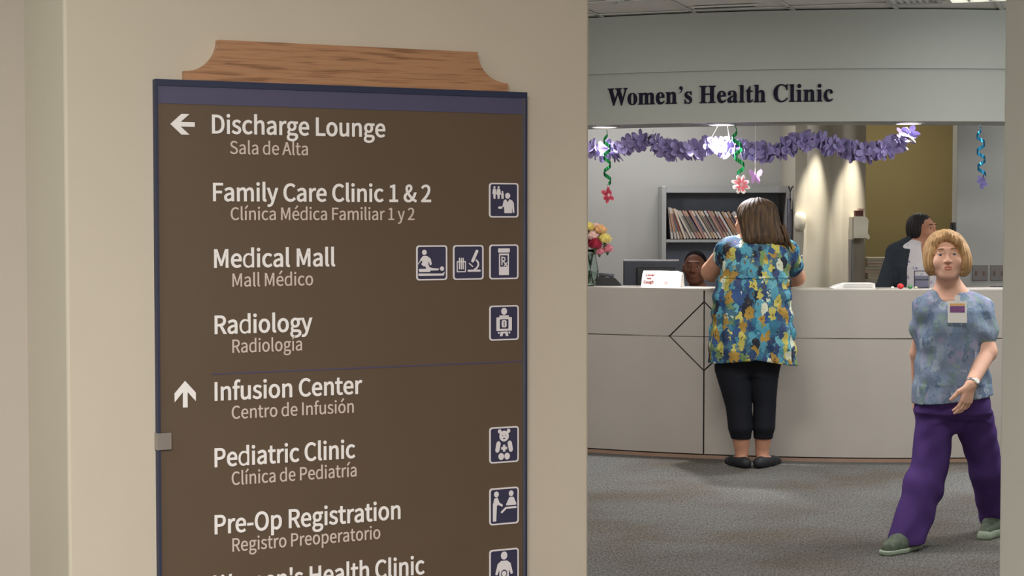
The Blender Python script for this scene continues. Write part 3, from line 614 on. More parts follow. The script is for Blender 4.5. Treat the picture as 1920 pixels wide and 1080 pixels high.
curved_panel([(R_, zg - ga_), (sc_ + hw + g, zg - ga_), (sc_ + g, db - g), (sc_ + g, bt), (R_, bt)], 'lower_panel', M['lam'])
for sx in (-1, 1):
    for zz_, sy in ((dt, 1), (db, -1)):
        curved_panel([(sc_ + sx * .004, zg + sy * .002), (sc_ + sx * (hw - .006), zg + sy * .002), (sc_ + sx * .004, zz_ - sy * .006)][::sx * sy], 'diamond_panel', M['lam'])
def half_round(a, b, r, n=50):
    rings = []
    for i in range(n + 1):
        q = a + (b - a) * i / n
        rings.append([arc(q, AR - .012 + (.012 + r * .8) * max(0, math.cos(R(t_))), zg + r * math.sin(R(t_))) for t_ in (-90, -60, -30, 0, 30, 60, 90)])
    return MB().loft(rings)
half_round(s0 + .01, sc_ - hw - .004, .0042).build('inlay_strip', M['strip'], ct, smooth=True)
MB().arcbox(sc_ + hw, s1 - .01, AR - .02, AR - .006, zg - .0032, zg + .0032, 40).build('inlay_strip', M['strip'], ct)

# desk inside the counter
dk = thing('work_desk', arc(0, 3.6, 0), 'grey work desk behind the reception counter, only glimpsed over it', 'desk')
MB().arcbox(-2.6, 2.2, 3.84, 3.15, .71, .74, 40).build('desk_top', M['metalgrey'], dk)
for s_ in (-2.5, -.9, .75, 2.1): MB().arcbox(s_, s_ + .03, 3.8, 3.2, 0, .71, 2).build('leg', M['metalgrey'], dk)
# ================================================================== SDF MODELLING (one continuous surface per body)
def v3(p): return np.array([p[0], p[1], p[2]], dtype=np.float32)
class Field:
    BIG = .07
    def __init__(s, lo, hi, h):
        s.h = h; s.lo = v3(lo); n = np.ceil((v3(hi) - s.lo) / h).astype(int) + 1; s.n = n
        s.A = np.full(tuple(n), s.BIG, dtype=np.float32)
        s.ax = [s.lo[i] + h * np.arange(n[i], dtype=np.float32) for i in range(3)]
    def reg(s, lo, hi, m):
        sl = []; g = []
        for i in range(3):
            a = max(0, int((lo[i] - m - s.lo[i]) / s.h)); b = min(s.n[i], int((hi[i] + m - s.lo[i]) / s.h) + 2)
            if b <= a: return None, None
            sl.append(slice(a, b)); sh = [1, 1, 1]; sh[i] = b - a; g.append(s.ax[i][a:b].reshape(sh))
        return tuple(sl), g
    def comb(s, sl, d, k, op):
        A = s.A[sl]
        if op == 'u':
            if k > 0: hh = np.maximum(k - np.abs(A - d), 0) / k; s.A[sl] = np.minimum(A, d) - hh * hh * k * .25
            else: s.A[sl] = np.minimum(A, d)
        else:
            d = -d
            if k > 0: hh = np.maximum(k - np.abs(A - d), 0) / k; s.A[sl] = np.maximum(A, d) + hh * hh * k * .25
            else: s.A[sl] = np.maximum(A, d)
    def do(s, p, grow=0):
        t = p[0]; m = .03 + (p[-1] if isinstance(p[-1], float) else 0) + grow
        if t in ('cap', 'cut_cap'):
            _, a, b, ra, rb, k = p; a = v3(a); b = v3(b); ra += grow; rb += grow; r = max(ra, rb)
            sl, g = s.reg(np.minimum(a, b) - r, np.maximum(a, b) + r, m)
            if sl is None: return
            ab = b - a; L = float(ab @ ab) + 1e-9
            q = ((g[0] - a[0]) * ab[0] + (g[1] - a[1]) * ab[1] + (g[2] - a[2]) * ab[2]) / L; q = np.clip(q, 0, 1)
            d = np.sqrt((g[0] - a[0] - q * ab[0]) ** 2 + (g[1] - a[1] - q * ab[1]) ** 2 + (g[2] - a[2] - q * ab[2]) ** 2) - (ra + (rb - ra) * q)
            s.comb(sl, d, k, 's' if t[:3] == 'cut' else 'u')
        elif t in ('ell', 'cut_ell'):
            _, c, r, Rm, k = p; c = v3(c); r = np.array(r, dtype=np.float32) + grow; rm = float(max(r))
            sl, g = s.reg(c - rm, c + rm, m)
            if sl is None: return
            x, y, z = g[0] - c[0], g[1] - c[1], g[2] - c[2]
            if Rm is not None:
                x, y, z = [Rm[0][i] * x + Rm[1][i] * y + Rm[2][i] * z for i in range(3)]
            k0 = np.sqrt((x / r[0]) ** 2 + (y / r[1]) ** 2 + (z / r[2]) ** 2); k1 = np.sqrt((x / r[0] ** 2) ** 2 + (y / r[1] ** 2) ** 2 + (z / r[2] ** 2) ** 2) + 1e-6
            s.comb(sl, k0 * (k0 - 1) / k1, k, 's' if t[:3] == 'cut' else 'u')
        elif t == 'prof':                 # stacked elliptical sections: [(z,cx,cy,rx,ry)...], folds (count, amplitude at bottom)
            _, sec, yaw, fold, k = p; sec = sorted(sec); S = np.array(sec, dtype=np.float32)
            lo = [float((S[:, 1] - S[:, 3] * 1.25).min()) - .06, float((S[:, 2] - S[:, 4] * 1.25).min()) - .06, float(S[0, 0])]
            hi = [float((S[:, 1] + S[:, 3] * 1.25).max()) + .06, float((S[:, 2] + S[:, 4] * 1.25).max()) + .06, float(S[-1, 0])]
            sl, g = s.reg(lo, hi, m)
            if sl is None: return
            z = g[2]; f = lambda i: np.interp(z, S[:, 0], S[:, i]).astype(np.float32)
            cy_, sy_ = math.cos(yaw), math.sin(yaw); x = g[0] - f(1); y = g[1] - f(2)
            x, y = cy_ * x + sy_ * y, -sy_ * x + cy_ * y
            rx, ry = f(3) + grow, f(4) + grow
            if fold:
                th = np.arctan2(y / ry, x / rx); w_ = np.clip((hi[2] - z) / (hi[2] - lo[2]), 0, 1)
                q = 1 + fold[1] * w_ * (np.sin(th * fold[0] + 1.3 * np.sin(th * 2)) * .7 + .3 * np.sin(th * fold[0] * 1.7 + 2)); rx = rx * q; ry = ry * q
            e = 2.3
            k0 = (np.abs(x / rx) ** e + np.abs(y / ry) ** e) ** (1 / e)
            d = (k0 - 1) * np.minimum(rx, ry)
            d = np.maximum(d, np.maximum(z - hi[2], lo[2] - z))
            s.comb(sl, d, k, 'u')
    def clip(s, o, n, box=None):
        n = v3(n); n = n / np.linalg.norm(n)
        if box: sl, g = s.reg(box[0], box[1], 0)
        else: sl = (slice(None),) * 3; g = [s.ax[0][:, None, None], s.ax[1][None, :, None], s.ax[2][None, None, :]]
        if sl is None: return
        d = (g[0] - o[0]) * n[0] + (g[1] - o[1]) * n[1] + (g[2] - o[2]) * n[2]
        s.A[sl] = np.maximum(s.A[sl], d)
    def noise(s, fn):
        s.A += fn(s.ax[0][:, None, None], s.ax[1][None, :, None], s.ax[2][None, None, :]).astype(np.float32)
    def mesh(s, name, base):
        A = s.A; A[0] = A[-1] = .07; A[:, 0] = A[:, -1] = .07; A[:, :, 0] = A[:, :, -1] = .07
        I = A < 0; n = s.n; c = np.zeros(tuple(n - 1), dtype=np.uint8)
        for i in (0, 1):
            for j in (0, 1):
                for k in (0, 1): c += I[i:n[0] - 1 + i, j:n[1] - 1 + j, k:n[2] - 1 + k]
        act = np.argwhere((c > 0) & (c < 8)); idx = np.full(tuple(n - 1), -1, dtype=np.int32); idx[tuple(act.T)] = np.arange(len(act))
        cv = {}
        for i in (0, 1):
            for j in (0, 1):
                for k in (0, 1): cv[(i, j, k)] = A[act[:, 0] + i, act[:, 1] + j, act[:, 2] + k]
        P = np.zeros((len(act), 3)); W = np.zeros(len(act))
        for a in cv:
            for ax in range(3):
                if a[ax] == 0:
                    b = list(a); b[ax] = 1; b = tuple(b); va, vb = cv[a], cv[b]; m_ = (va < 0) != (vb < 0)
                    t = np.where(m_, va / np.where(m_, va - vb, 1), 0)
                    for q in range(3): P[:, q] += np.where(m_, a[q] + (t if q == ax else 0), 0)
                    W += m_
        P = (act + P / W[:, None]) * s.h + s.lo - v3(base)
        F = []
        for ax in range(3):
            a0 = [slice(0, n[0]), slice(0, n[1]), slice(0, n[2])]; a1 = list(a0); a0[ax] = slice(0, n[ax] - 1); a1[ax] = slice(1, n[ax])
            e = np.argwhere(I[tuple(a0)] != I[tuple(a1)]); u, v = (ax + 1) % 3, (ax + 2) % 3
            e = e[(e[:, u] > 0) & (e[:, v] > 0) & (e[:, u] < n[u] - 1) & (e[:, v] < n[v] - 1)]
            flip = I[tuple(e.T)]
            def g_(du, dv):
                q = e.copy(); q[:, u] -= du; q[:, v] -= dv; return idx[tuple(q.T)]
            Q = np.stack([g_(0, 0), g_(1, 0), g_(1, 1), g_(0, 1)], 1); Q[~flip] = Q[~flip][:, ::-1]; F.append(Q)
        F = np.concatenate(F); me = D.meshes.new(name)
        me.vertices.add(len(P)); me.vertices.foreach_set('co', P.astype(np.float32).ravel())
        me.loops.add(F.size); me.loops.foreach_set('vertex_index', F.ravel().astype(np.int32))
        me.polygons.add(len(F)); me.polygons.foreach_set('loop_start', np.arange(0, F.size, 4, dtype=np.int32)); me.polygons.foreach_set('loop_total', np.full(len(F), 4, dtype=np.int32))
        me.update(calc_edges=True); me.validate(); me.polygons.foreach_set('use_smooth', np.ones(len(F), dtype=bool)); me.update()
        return me
def bounds(prims, grow=0):
    lo = np.array([9e9] * 3); hi = -lo
    for p in prims:
        if p[0] == 'cap': a, b = v3(p[1]), v3(p[2]); r = max(p[3], p[4]); l, h_ = np.minimum(a, b) - r, np.maximum(a, b) + r
        elif p[0] == 'ell': r = max(p[2]); l, h_ = v3(p[1]) - r, v3(p[1]) + r
        elif p[0] == 'prof':
            S = np.array(p[1]); l = np.array([(S[:, 1] - S[:, 3] * 1.15).min(), (S[:, 2] - S[:, 4] * 1.3).min(), S[:, 0].min()]); h_ = np.array([(S[:, 1] + S[:, 3] * 1.15).max(), (S[:, 2] + S[:, 4] * 1.3).max(), S[:, 0].max()])
            if p[2]: e_ = np.array([.08, .08, 0]); l = l - e_; h_ = h_ + e_
        else: continue
        lo = np.minimum(lo, l); hi = np.maximum(hi, h_)
    return lo - .02 - grow, hi + .02 + grow
def sculpt(name, prims, h, m, parent, grow=0, clips=(), fn=None):
    lo, hi = bounds(prims, grow); f = Field(lo, hi, h)
    for p in prims: f.do(p, grow if not p[0].startswith('cut') else 0)
    if fn: f.noise(fn)
    for c_ in clips: f.clip(*c_)
    return link(name, f.mesh(name, WL[parent]), m, parent)

def rotz(a): return np.array([[math.cos(a), -math.sin(a), 0], [math.sin(a), math.cos(a), 0], [0, 0, 1]])
def rotx(a): return np.array([[1, 0, 0], [0, math.cos(a), -math.sin(a)], [0, math.sin(a), math.cos(a)]])
def roty(a): return np.array([[math.cos(a), 0, math.sin(a)], [0, 1, 0], [-math.sin(a), 0, math.cos(a)]])
class Head:
    """head frame: face looks along local -Y; c is mid height; s scales a 22.5 cm head"""
    def __init__(s, c, yaw, pitch=0, roll=0, sc=1.0, wide=1.0):
        s.c = v3(c); s.R = rotz(yaw) @ rotx(pitch) @ roty(roll); s.s = sc; s.w = wide
    def p(s, x, y, z): return s.c + s.R @ (np.array([x * s.w, y, z]) * s.s)
    def cap(s, a, b, ra, rb, k): return ('cap', s.p(*a), s.p(*b), ra * s.s, rb * s.s, k * s.s)
    def ell(s, c, r, k, cut=False, rot=None):
        Rm = s.R if rot is None else s.R @ rot
        return (('cut_' if cut else '') + 'ell', s.p(*c), [r[0] * s.s * s.w, r[1] * s.s, r[2] * s.s], Rm, k * s.s)
    def prims(s, nose=1.0, cheek=1.0, lips=1.0):
        o = [s.ell((0, .018, .028), (.073, .091, .082), .02), s.ell((0, -.028, -.028), (.060 * cheek, .064, .080), .03),
             s.ell((0, -.068, -.088), (.024, .020, .018), .03), s.cap((-.042, -.01, -.066), (-.018, -.055, -.088), .015, .014, .03), s.cap((.042, -.01, -.066), (.018, -.055, -.088), .015, .014, .03),
             s.cap((-.030, -.080, .030), (.030, -.080, .030), .011, .011, .014)]
        for q in (-1, 1):
            o += [s.ell((q * .036, -.062, -.026), (.023 * cheek, .022, .024), .02)]
        for q in (-1, 1):
            o += [s.ell((q * .030, -.098, .010), (.018, .013, .012), .012, True)]
        o += [s.cap((0, -.086, .016), (0, -.106 * (.97 + .03 * nose), -.024), .0065, .0105 * nose, .012)]
        for q in (-1, 1):
            o += [s.ell((q * .011 * nose, -.094, -.027), (.0078 * nose, .010, .0075), .006)]
            o += [s.cap((q * .018, -.0850, .0142), (q * .041, -.0770, .0128), .0056, .0052, .004), s.cap((q * .020, -.084, -.0005), (q * .040, -.076, .001), .0045, .0042, .005)]
            o += [s.ell((q * .078, .012, -.004), (.010, .019, .030), .006), s.ell((q * .086, .008, 0), (.006, .011, .018), .004, True)]
        o += [s.ell((0, -.080, -.057), (.026, .016, .020), .014), s.cap((-.019, -.086, -.0575), (.019, -.086, -.0575), .0015, .0015, .004)]
        o += [s.ell((0, -.097, -.041), (.004, .006, .008), .006, True)]
        return o
    def neck(s, base, r0=.047, r1=.060): return [('cap', s.p(0, .030, -.05), v3(base), r0 * s.s, r1, .03)]
    def parts(s, par, iris, brow, lip, eyew=(232, 228, 222)):
        ew = mat('eye_white', eyew, .25); im = mat('iris', iris, .2); bm_ = mat('brow_hair', brow, .8); lm = mat('lips', lip, .4)
        for q in (-1, 1):
            e = MB(); c = Vector(s.p(q * .030, -.0735, .0075)); ax = Vector(s.R @ np.array([q * .06, -1, 0])).normalized()
            sph = [(max(.0001, .0118 * s.s * math.sin(math.pi * i / 10)), .0118 * s.s * -math.cos(math.pi * i / 10)) for i in range(11)]
            e.lathe(c, sph, 16, ax); eo = e.build('eye', ew, par, smooth=True)
            MB().lathe(c + ax * .0108 * s.s, [(.0066 * s.s, -.001), (.0062 * s.s, .0008 * s.s), (.0025, .0016 * s.s)], 14, ax).build('iris', im, eo, smooth=True)
            ps = [Vector(s.p(q * x, y, z)) for x, y, z in ((.015, -.092, .032), (.024, -.0925, .0345), (.034, -.089, .0345), (.044, -.081, .031))]
            MB().tube(ps, [.0022 * s.s, .0034 * s.s, .003 * s.s, .0014 * s.s], 8).build('eyebrow', bm_, par, smooth=True)
        up = [Vector(s.p(x, y, z)) for x, y, z in ((-.030, -.0800, -.0490), (-.012, -.0945, -.0525), (-.004, -.0968, -.0505), (0, -.0968, -.0515), (.004, -.0968, -.0505), (.012, -.0945, -.0525), (.030, -.0800, -.0490))]
        dn = [Vector(s.p(x, y, z)) for x, y, z in ((-.029, -.0805, -.0505), (-.012, -.0935, -.0615), (0, -.0955, -.0635), (.012, -.0935, -.0615), (.029, -.0805, -.0505))]
        MB().tube(up, [.001, .0032 * s.s, .0038 * s.s, .003 * s.s, .0038 * s.s, .0032 * s.s, .001], 8).tube(dn, [.001, .004 * s.s, .0048 * s.s, .004 * s.s, .001], 8).build('lips', lm, par, smooth=True)
def hand(wr, d, nrm, side=1, curl=.35, s=1.0, spread=.06, thumb_in=.3):
    """wrist, finger direction, palm normal; side picks which edge carries the thumb"""
    wr = np.array(wr, dtype=float); d = np.array(d, dtype=float); d /= np.linalg.norm(d); nrm = np.array(nrm, dtype=float); nrm -= d * (nrm @ d); nrm /= np.linalg.norm(nrm)
    t = np.cross(d, nrm) * side; o = []
    offs = [.030, .0105, -.009, -.0275]; lens = [.068, .077, .070, .054]; kn = [.084, .088, .084, .076]
    for i in range(4):
        k_ = wr + (d * kn[i] + t * offs[i]) * s; o.append(('cap', wr + t * offs[i] * .55 * s + d * .008 * s, k_, .0125 * s, .0105 * s, .014))
    for i in range(4):
        p = wr + (d * kn[i] + t * offs[i]) * s; a = curl * (.55 + .12 * i); dd = d * math.cos(spread * (1.5 - i)) + t * math.sin(spread * (1.5 - i)); r = (.0092 - .0005 * abs(i - 1)) * s
        for fr, ra, rb in ((.45, 1, .94), (.31, .94, .86), (.24, .86, .72)):
            e = dd * math.cos(a) + nrm * math.sin(a); q = p + e * lens[i] * fr * s; o.append(('cap', p, q, r * ra, r * rb, .003)); p = q; a += curl * .9
    b = wr + (d * .022 + t * .024) * s; e1 = d * .62 + t * .62 + nrm * thumb_in; e1 /= np.linalg.norm(e1); m1 = b + e1 * .040 * s
    e2 = d * .86 + t * .30 + nrm * thumb_in; e2 /= np.linalg.norm(e2); m2 = m1 + e2 * .030 * s; m3 = m2 + (e2 + nrm * .2) * .022 * s
    o += [('cap', b, m1, .0155 * s, .0118 * s, .012), ('cap', m1, m2, .0112 * s, .0100 * s, .004), ('cap', m2, m3, .0100 * s, .0078 * s, .004)]
    return o
def foot(ank, heel, toe, w=.038, sp=.018):
    ank, heel, toe = map(v3, (ank, heel, toe)); d = toe - heel
    return [('cap', ank, heel * .75 + toe * .25 + v3((0, 0, .03)), .034, .032, sp), ('cap', heel + v3((0, 0, .030)), heel * .45 + toe * .55 + v3((0, 0, .026)), .028, w, sp), ('cap', heel * .45 + toe * .55 + v3((0, 0, .022)), toe + v3((0, 0, .014)) - d / np.linalg.norm(d) * .02, w, .022, sp)]
def P(px, py, Y): return v3(at(px, py, Y))

# ------------------------------------------------------------------ woman at the counter, seen from behind
Yw = 10.60
F_woman = (at(1411, 875, Yw).x, Yw, 0)
t = thing('person', F_woman, 'woman seen from behind in a floral tunic and black leggings, leaning on the counter', 'person')
sk = skin('warm_tan_skin', (176, 128, 104), (192, 142, 116))
hd = Head(P(1408, 414, Yw + .09), R(222), R(8), 0, 1.06)
body = hd.prims()
neckb = P(1415, 450, Yw + .06); body += hd.neck(neckb)
def sec(px0, px1, py, Y, ry, dy=0):
    a, b = at(px0, py, Y), at(px1, py, Y); return (a.z, (a.x + b.x) / 2, Y + dy, (b.x - a.x) / 2, ry)
shL, shR = P(1368, 468, Yw + .06), P(1474, 472, Yw + .06)
body += [('cap', neckb, shL, .062, .062, .05), ('cap', neckb, shR, .062, .062, .05)]
tors = [sec(1376, 1468, 456, Yw, .085, .05), sec(1364, 1478, 500, Yw, .115, .04), sec(1360, 1476, 530, Yw, .125, .02), sec(1360, 1474, 560, Yw, .125, .02), sec(1354, 1478, 600, Yw, .145, .01), sec(1346, 1468, 640, Yw, .165), sec(1348, 1462, 678, Yw, .145), sec(1364, 1448, 700, Yw, .085)]
body.append(('prof', tors, 0, None, .04))
elL, elR = P(1335, 509, Yw + .26), P(1493, 520, Yw + .26)
wrL = v3(pt(1362, zt + .035, Yw + .50)); wrR = v3(pt(1452, zt + .035, Yw + .50))
body += [('cap', shL, elL, .068, .066, .03), ('cap', elL, wrL, .062, .030, .02), ('cap', shR, elR, .066, .056, .03), ('cap', elR, wrR, .052, .030, .02)]
body += hand(wrL, (.75, .6, -.05), (0, 0, -1), -1, .25) + hand(wrR, (-.75, .5, -.05), (0, 0, -1), 1, .25)
hipL, hipR = P(1375, 690, Yw), P(1427, 690, Yw)
knL, knR = P(1385, 760, Yw - .01), P(1434, 758, Yw - .01)
anL, anR = v3(pt(1393, .085, Yw)), v3(pt(1431, .085, Yw + .01))
cfL, cfR = knL * .55 + anL * .45 + v3((0, -.012, 0)), knR * .55 + anR * .45 + v3((0, -.012, 0))
legs = [('cap', hipL, knL, .108, .073, .01), ('cap', knL, cfL, .073, .068, .004), ('cap', cfL, anL, .066, .040, .006), ('cap', hipR, knR, .104, .062, .01), ('cap', knR, cfR, .062, .062, .004), ('cap', cfR, anR, .060, .040, .006)]
body += legs
body += foot(anL, pt(1399, 0, Yw - .06), pt(1371, 0, Yw + .11), .034) + foot(anR, pt(1426, 0, Yw - .06), pt(1455, 0, Yw + .11), .034)
sculpt('body', body, .005, sk, t)
lg = [p for p in legs] + [('prof', [s_ for s_ in tors if s_[0] < zat(590, Yw)], 0, None, .04)]
sculpt('leggings', lg, .007, mat('black_leggings', (12, 15, 24), .8, var=.15, spec=.3), t, .007, [((0, 0, zat(822, Yw)), (0, 0, -1), None), ])
tun = [('prof', [sec(1384, 1460, 448, Yw, .085, .05), sec(1362, 1480, 464, Yw, .115, .045), sec(1352, 1484, 500, Yw, .135, .03), sec(1350, 1480, 519, Yw, .135, .02), sec(1347, 1481, 524, Yw, .140, .02), sec(1340, 1484, 555, Yw, .150, .01), sec(1336, 1487, 600, Yw, .165), sec(1331, 1491, 645, Yw, .180), sec(1329, 1495, 686, Yw, .185)], 0, (11, .035), .03),
       ('cap', shL, shL * .76 + elL * .24, .078, .078, .03), ('cap', shR, shR * .45 + elR * .55, .076, .072, .03), ('cap', neckb + v3((.0, .02, -.02)), shL, .06, .072, .03), ('cap', neckb + v3((0, .02, -.02)), shR, .06, .072, .03)]
fl = floral('tunic_floral_print', 26, [(48, 100, 124), (176, 168, 86), (48, 74, 118), (98, 158, 168), (36, 40, 52), (152, 122, 56), (76, 134, 152), (192, 196, 172), (104, 130, 84), (52, 68, 104), (38, 60, 92), (76, 140, 158)], (96, 70, 44), .6, (58, 92, 110), .66, zs=.55)
sculpt('tunic', tun, .0065, fl, t, 0, [((at(1412, 672, Yw).x, Yw, zat(672, Yw)), (.10, 0, -1), ((at(1200, 0, Yw).x, Yw - .5, .3), (at(1412, 0, Yw).x, Yw + .5, 1.1))), ((at(1412, 672, Yw).x, Yw, zat(672, Yw)), (-.16, 0, -1), ((at(1412, 0, Yw).x, Yw - .5, .3), (at(1600, 0, Yw).x, Yw + .5, 1.1)))],
       lambda x, y, z: .004 * np.sin(x * 70 + np.sin(z * 9) * 2) * (z < zat(522, Yw)) + .003 * np.sin(z * 60 + x * 14))
sculpt('seam_band', [('prof', [sec(1348, 1482, 517, Yw, .141, .02), sec(1347, 1483, 522, Yw, .143, .02)], 0, None, .0)], .006, fl, t)
# hair: shoulder-length, falling to the right
hp = [hd.ell((0, .022, .034), (.086, .100, .092), .02), hd.ell((0, .070, -.03), (.085, .075, .12), .03),
      ('cap', P(1422, 400, Yw + .02), P(1428, 440, Yw), .095, .080, .03), ('cap', P(1436, 402, Yw + .02), P(1455, 446, Yw - .01), .075, .055, .04), ('cap', P(1404, 410, Yw + .02), P(1408, 446, Yw - .02), .060, .050, .03),
      hd.ell((0, -.085, -.02), (.062, .055, .085), .012, True)]
hcx, hcy = float(hd.c[0]) + .04, float(hd.c[1])
def strands(cx, cy, n, amp, n2=7):
    return lambda x, y, z: amp * np.sin(np.arctan2(y - cy, x - cx) * n + 1.5 * np.sin(z * 18) + z * 12) + amp * .8 * np.sin(np.arctan2(y - cy, x - cx) * n2 + z * 25)
ho = sculpt('hair', hp, .004, hairmat('dark_brown_hair', (38, 28, 24), (92, 70, 46)), t, 0, [], strands(hcx, hcy, 30, .0022))
lk = MB(); rnd = random.Random(3)
for i in range(46):                        # loose tapering ends along the bottom of the hair
    f = rnd.random(); px = 1392 + 84 * f; py = 438 + 10 * f + rnd.random() * 6; y = Yw - .04 + .10 * rnd.random()
    a = at(px, py - 26, y); b = at(px + 4 + rnd.random() * 5, py, y - .005); c = at(px + 7 + rnd.random() * 9, py + 12 + rnd.random() * 8, y)
    lk.tube([a, (a + b) / 2 + Vector((rnd.uniform(-.006, .006), 0, 0)), b, c], [.009, .011, .009, .001], 6)
lk.build('hair_lock', ho.data.materials[0], ho, smooth=True)['kind'] = 'stuff'
shoe_m = mat('black_flat_leather', (22, 22, 27), .7)
for sd, hx, tx in ((-1, 1400, 1368), (1, 1425, 1458)):
    a, b = v3(pt(hx, 0, Yw - .085)), v3(pt(tx, 0, Yw + .135))
    pr_ = [('cap', a + v3((0, 0, .030)), a * .45 + b * .55 + v3((0, 0, .028)), .036, .047, .02), ('cap', a * .45 + b * .55 + v3((0, 0, .024)), b + v3((0, -.02, .016)), .046, .028, .02)]
    mid = a * .5 + b * .5
    sculpt('ballet_flat', pr_ + [('cut_ell', mid + v3((0, -.005, .082)), [.031, .088, .042], rotz(-math.atan2(b[0] - a[0], b[1] - a[1])), .006)], .005, shoe_m, t, 0, [((0, 0, .001), (0, 0, -1), None)])
MB().lathe(Vector(shR * .5 + elR * .5) + Vector((.055, -.03, .05)), [(.004, 0), (.011, .003), (.009, .009), (.002, .012)], 14, Vector((.6, -.7, .2)).normalized()).build('sleeve_button', M['silver'], t, smooth=True)

# ------------------------------------------------------------------ nurse walking through the lobby
Yn = 8.06
t = thing('person', (at(1785, 1015, Yn).x, Yn, 0), 'short-haired blonde woman walking in a blue scrub top and purple trousers with an identity badge', 'person')
sk = skin('fair_rosy_skin', (224, 174, 150), (234, 188, 164))
hd = Head(P(1774, 481, Yn - .05), R(-10), R(-3), R(-3), .98, 1.03)
body = hd.prims(1.0, 1.10); nb = P(1780, 548, Yn); body += hd.neck(nb, .046, .058)
def sn(px0, px1, py, ry, dy=0): return sec(px0, px1, py, Yn, ry, dy)
shL, shR = P(1738, 578, Yn - .01), P(1836, 580, Yn + .02)
body += [('cap', nb, shL, .055, .048, .04), ('cap', nb, shR, .055, .048, .04)]
nt_ = [sn(1740, 1832, 562, .075), sn(1728, 1842, 590, .105), sn(1728, 1838, 640, .115), sn(1728, 1836, 680, .11), sn(1724, 1844, 730, .125), sn(1722, 1852, 772, .12), sn(1736, 1840, 784, .09)]
body.append(('prof', nt_, R(4), None, .04))
elL = P(1722, 662, Yn + .10); wrL_ = P(1720, 738, Yn + .16)
elR = P(1851, 660, Yn - .05); wrR_ = P(1820, 722, Yn - .22)
body += [('cap', shL, elL, .046, .036, .03), ('cap', elL, wrL_, .037, .024, .02), ('cap', shR, elR, .050, .042, .03), ('cap', elR, wrR_, .042, .027, .02)]
body += hand(wrL_, (.0, .15, -1), (1, .2, 0), -1, .5, .92) + hand(wrR_, (-.30, -.12, -1), (-.5, .85, 0), -1, .42, .95)
hL, hR = P(1753, 790, Yn), P(1826, 792, Yn + .03); kL, kR = P(1742, 882, Yn - .03), P(1849, 880, Yn + .10)
aL, aR = v3(pt(1709, .09, Yn - .13)), v3(pt(1874, .10, Yn + .28))
body += [('cap', hL, kL, .076, .055, .02), ('cap', kL, aL, .055, .036, .03), ('cap', hR, kR, .076, .055, .02), ('cap', kR, aR, .055, .036, .03)]
fh = v3(pt(1716, 0, Yn - .10)); ft = v3(pt(1668, 0, Yn - .27)); gh = v3(pt(1884, .035, Yn + .30)); gt = v3(pt(1852, 0, Yn + .12))
body += foot(aL, fh, ft, .036) + foot(aR, gh, gt, .036)
sculpt('body', body, .004, sk, t)
hd.parts(t, (64, 84, 96), (150, 116, 84), (190, 108, 98))
top = [('prof', [sn(1752, 1812, 551, .07, 0), sn(1738, 1830, 562, .095), sn(1722, 1846, 582, .125), sn(1718, 1846, 620, .138), sn(1720, 1843, 660, .13), sn(1714, 1854, 710, .142), sn(1711, 1864, 760, .168), sn(1711, 1866, 785, .175)], R(4), (9, .03), .03),
       ('cap', shL, shL * .52 + elL * .48, .060, .060, .03), ('cap', shR, shR * .46 + elR * .54, .061, .068, .03), ('cap', nb + v3((0, .01, -.02)), shL, .058, .064, .03), ('cap', nb + v3((0, .01, -.02)), shR, .058, .066, .03),
       ('cut_ell', P(1781, 538, Yn - .10), [.060, .12, .072], None, .01)]
scrub = floral('blue_scrub_print', 26, [(118, 138, 166), (142, 156, 176), (104, 122, 150), (132, 152, 152), (146, 146, 174), (112, 134, 142), (160, 172, 190)], (130, 152, 152), .8, (126, 142, 166), .5, zs=.6)
to = sculpt('scrub_top', top, .0055, scrub, t, 0, [((at(1711, 757, Yn).x, Yn, zat(757, Yn)), (.13, 0, -1), None)],
       lambda x, y, z: .0035 * np.sin(z * 46 + x * 22 + np.sin(x * 20) * 2) * (z > zat(720, Yn)) + .002 * np.sin(z * 40 - x * 60))
hdr = MB()
for q, pts_ in ((-1, ((1759, 552), (1764, 566), (1776, 575))), (1, ((1806, 550), (1801, 566), (1788, 575)))):
    pass
legs = [('cap', P(1790, 772, Yn - .01), P(1790, 788, Yn - .01), .105, .066, .03), ('cap', hL, kL, .088, .076, .02), ('cap', kL, aL * .3 + kL * .7, .078, .083, .03), ('cap', aL * .3 + kL * .7, aL + v3((-.01, 0, -.05)), .083, .080, .03),
        ('cap', hR, kR, .088, .070, .02), ('cap', kR, aR + v3((0, 0, -.04)), .076, .070, .03), ('prof', [(a, b, c, d_ + .008, e + .018) for a, b, c, d_, e in nt_ if zat(800, Yn) < a < zat(700, Yn)], 0, None, .03)]
sculpt('trousers', legs, .0055, mat('purple_scrub_cotton', (80, 56, 116), .85, var=.08, scale=4, spec=.15), t, .004, [((0, 0, .028), (0, 0, -1), None)],
       lambda x, y, z: .0035 * np.sin(z * 21 + x * 34 + 2.4 * np.sin(x * 9 + z * 5)) + .002 * np.sin(z * 47 - x * 50 + 2 * np.sin(z * 11)))
hair = [hd.ell((0, .022, .034), (.094, .104, .096), .02), hd.ell((-.072, -.0, -.018), (.032, .062, .070), .03), hd.ell((.074, .004, -.022), (.040, .066, .076), .03), hd.ell((0, .06, -.02), (.09, .06, .08), .03),
        hd.ell((-.004, -.098, -.022), (.063, .080, .100), .016, True)]
hair += [hd.cap((.004, -.066, .100), (-.055, -.056, .070), .013, .010, .02), hd.cap((.004, -.066, .102), (.048, -.070, .070), .017, .014, .02), hd.cap((.048, -.070, .070), (.068, -.052, .020), .015, .014, .02)]
sculpt('hair', hair, .0035, hairmat('blonde_bob_hair', (140, 104, 66), (206, 168, 120)), t, 0, [], strands(float(hd.c[0]), float(hd.c[1]), 34, .0018))
watch = MB(); wd = (Vector(wrR_) - Vector(elR)).normalized(); wc = Vector(wrR_) - wd * .012
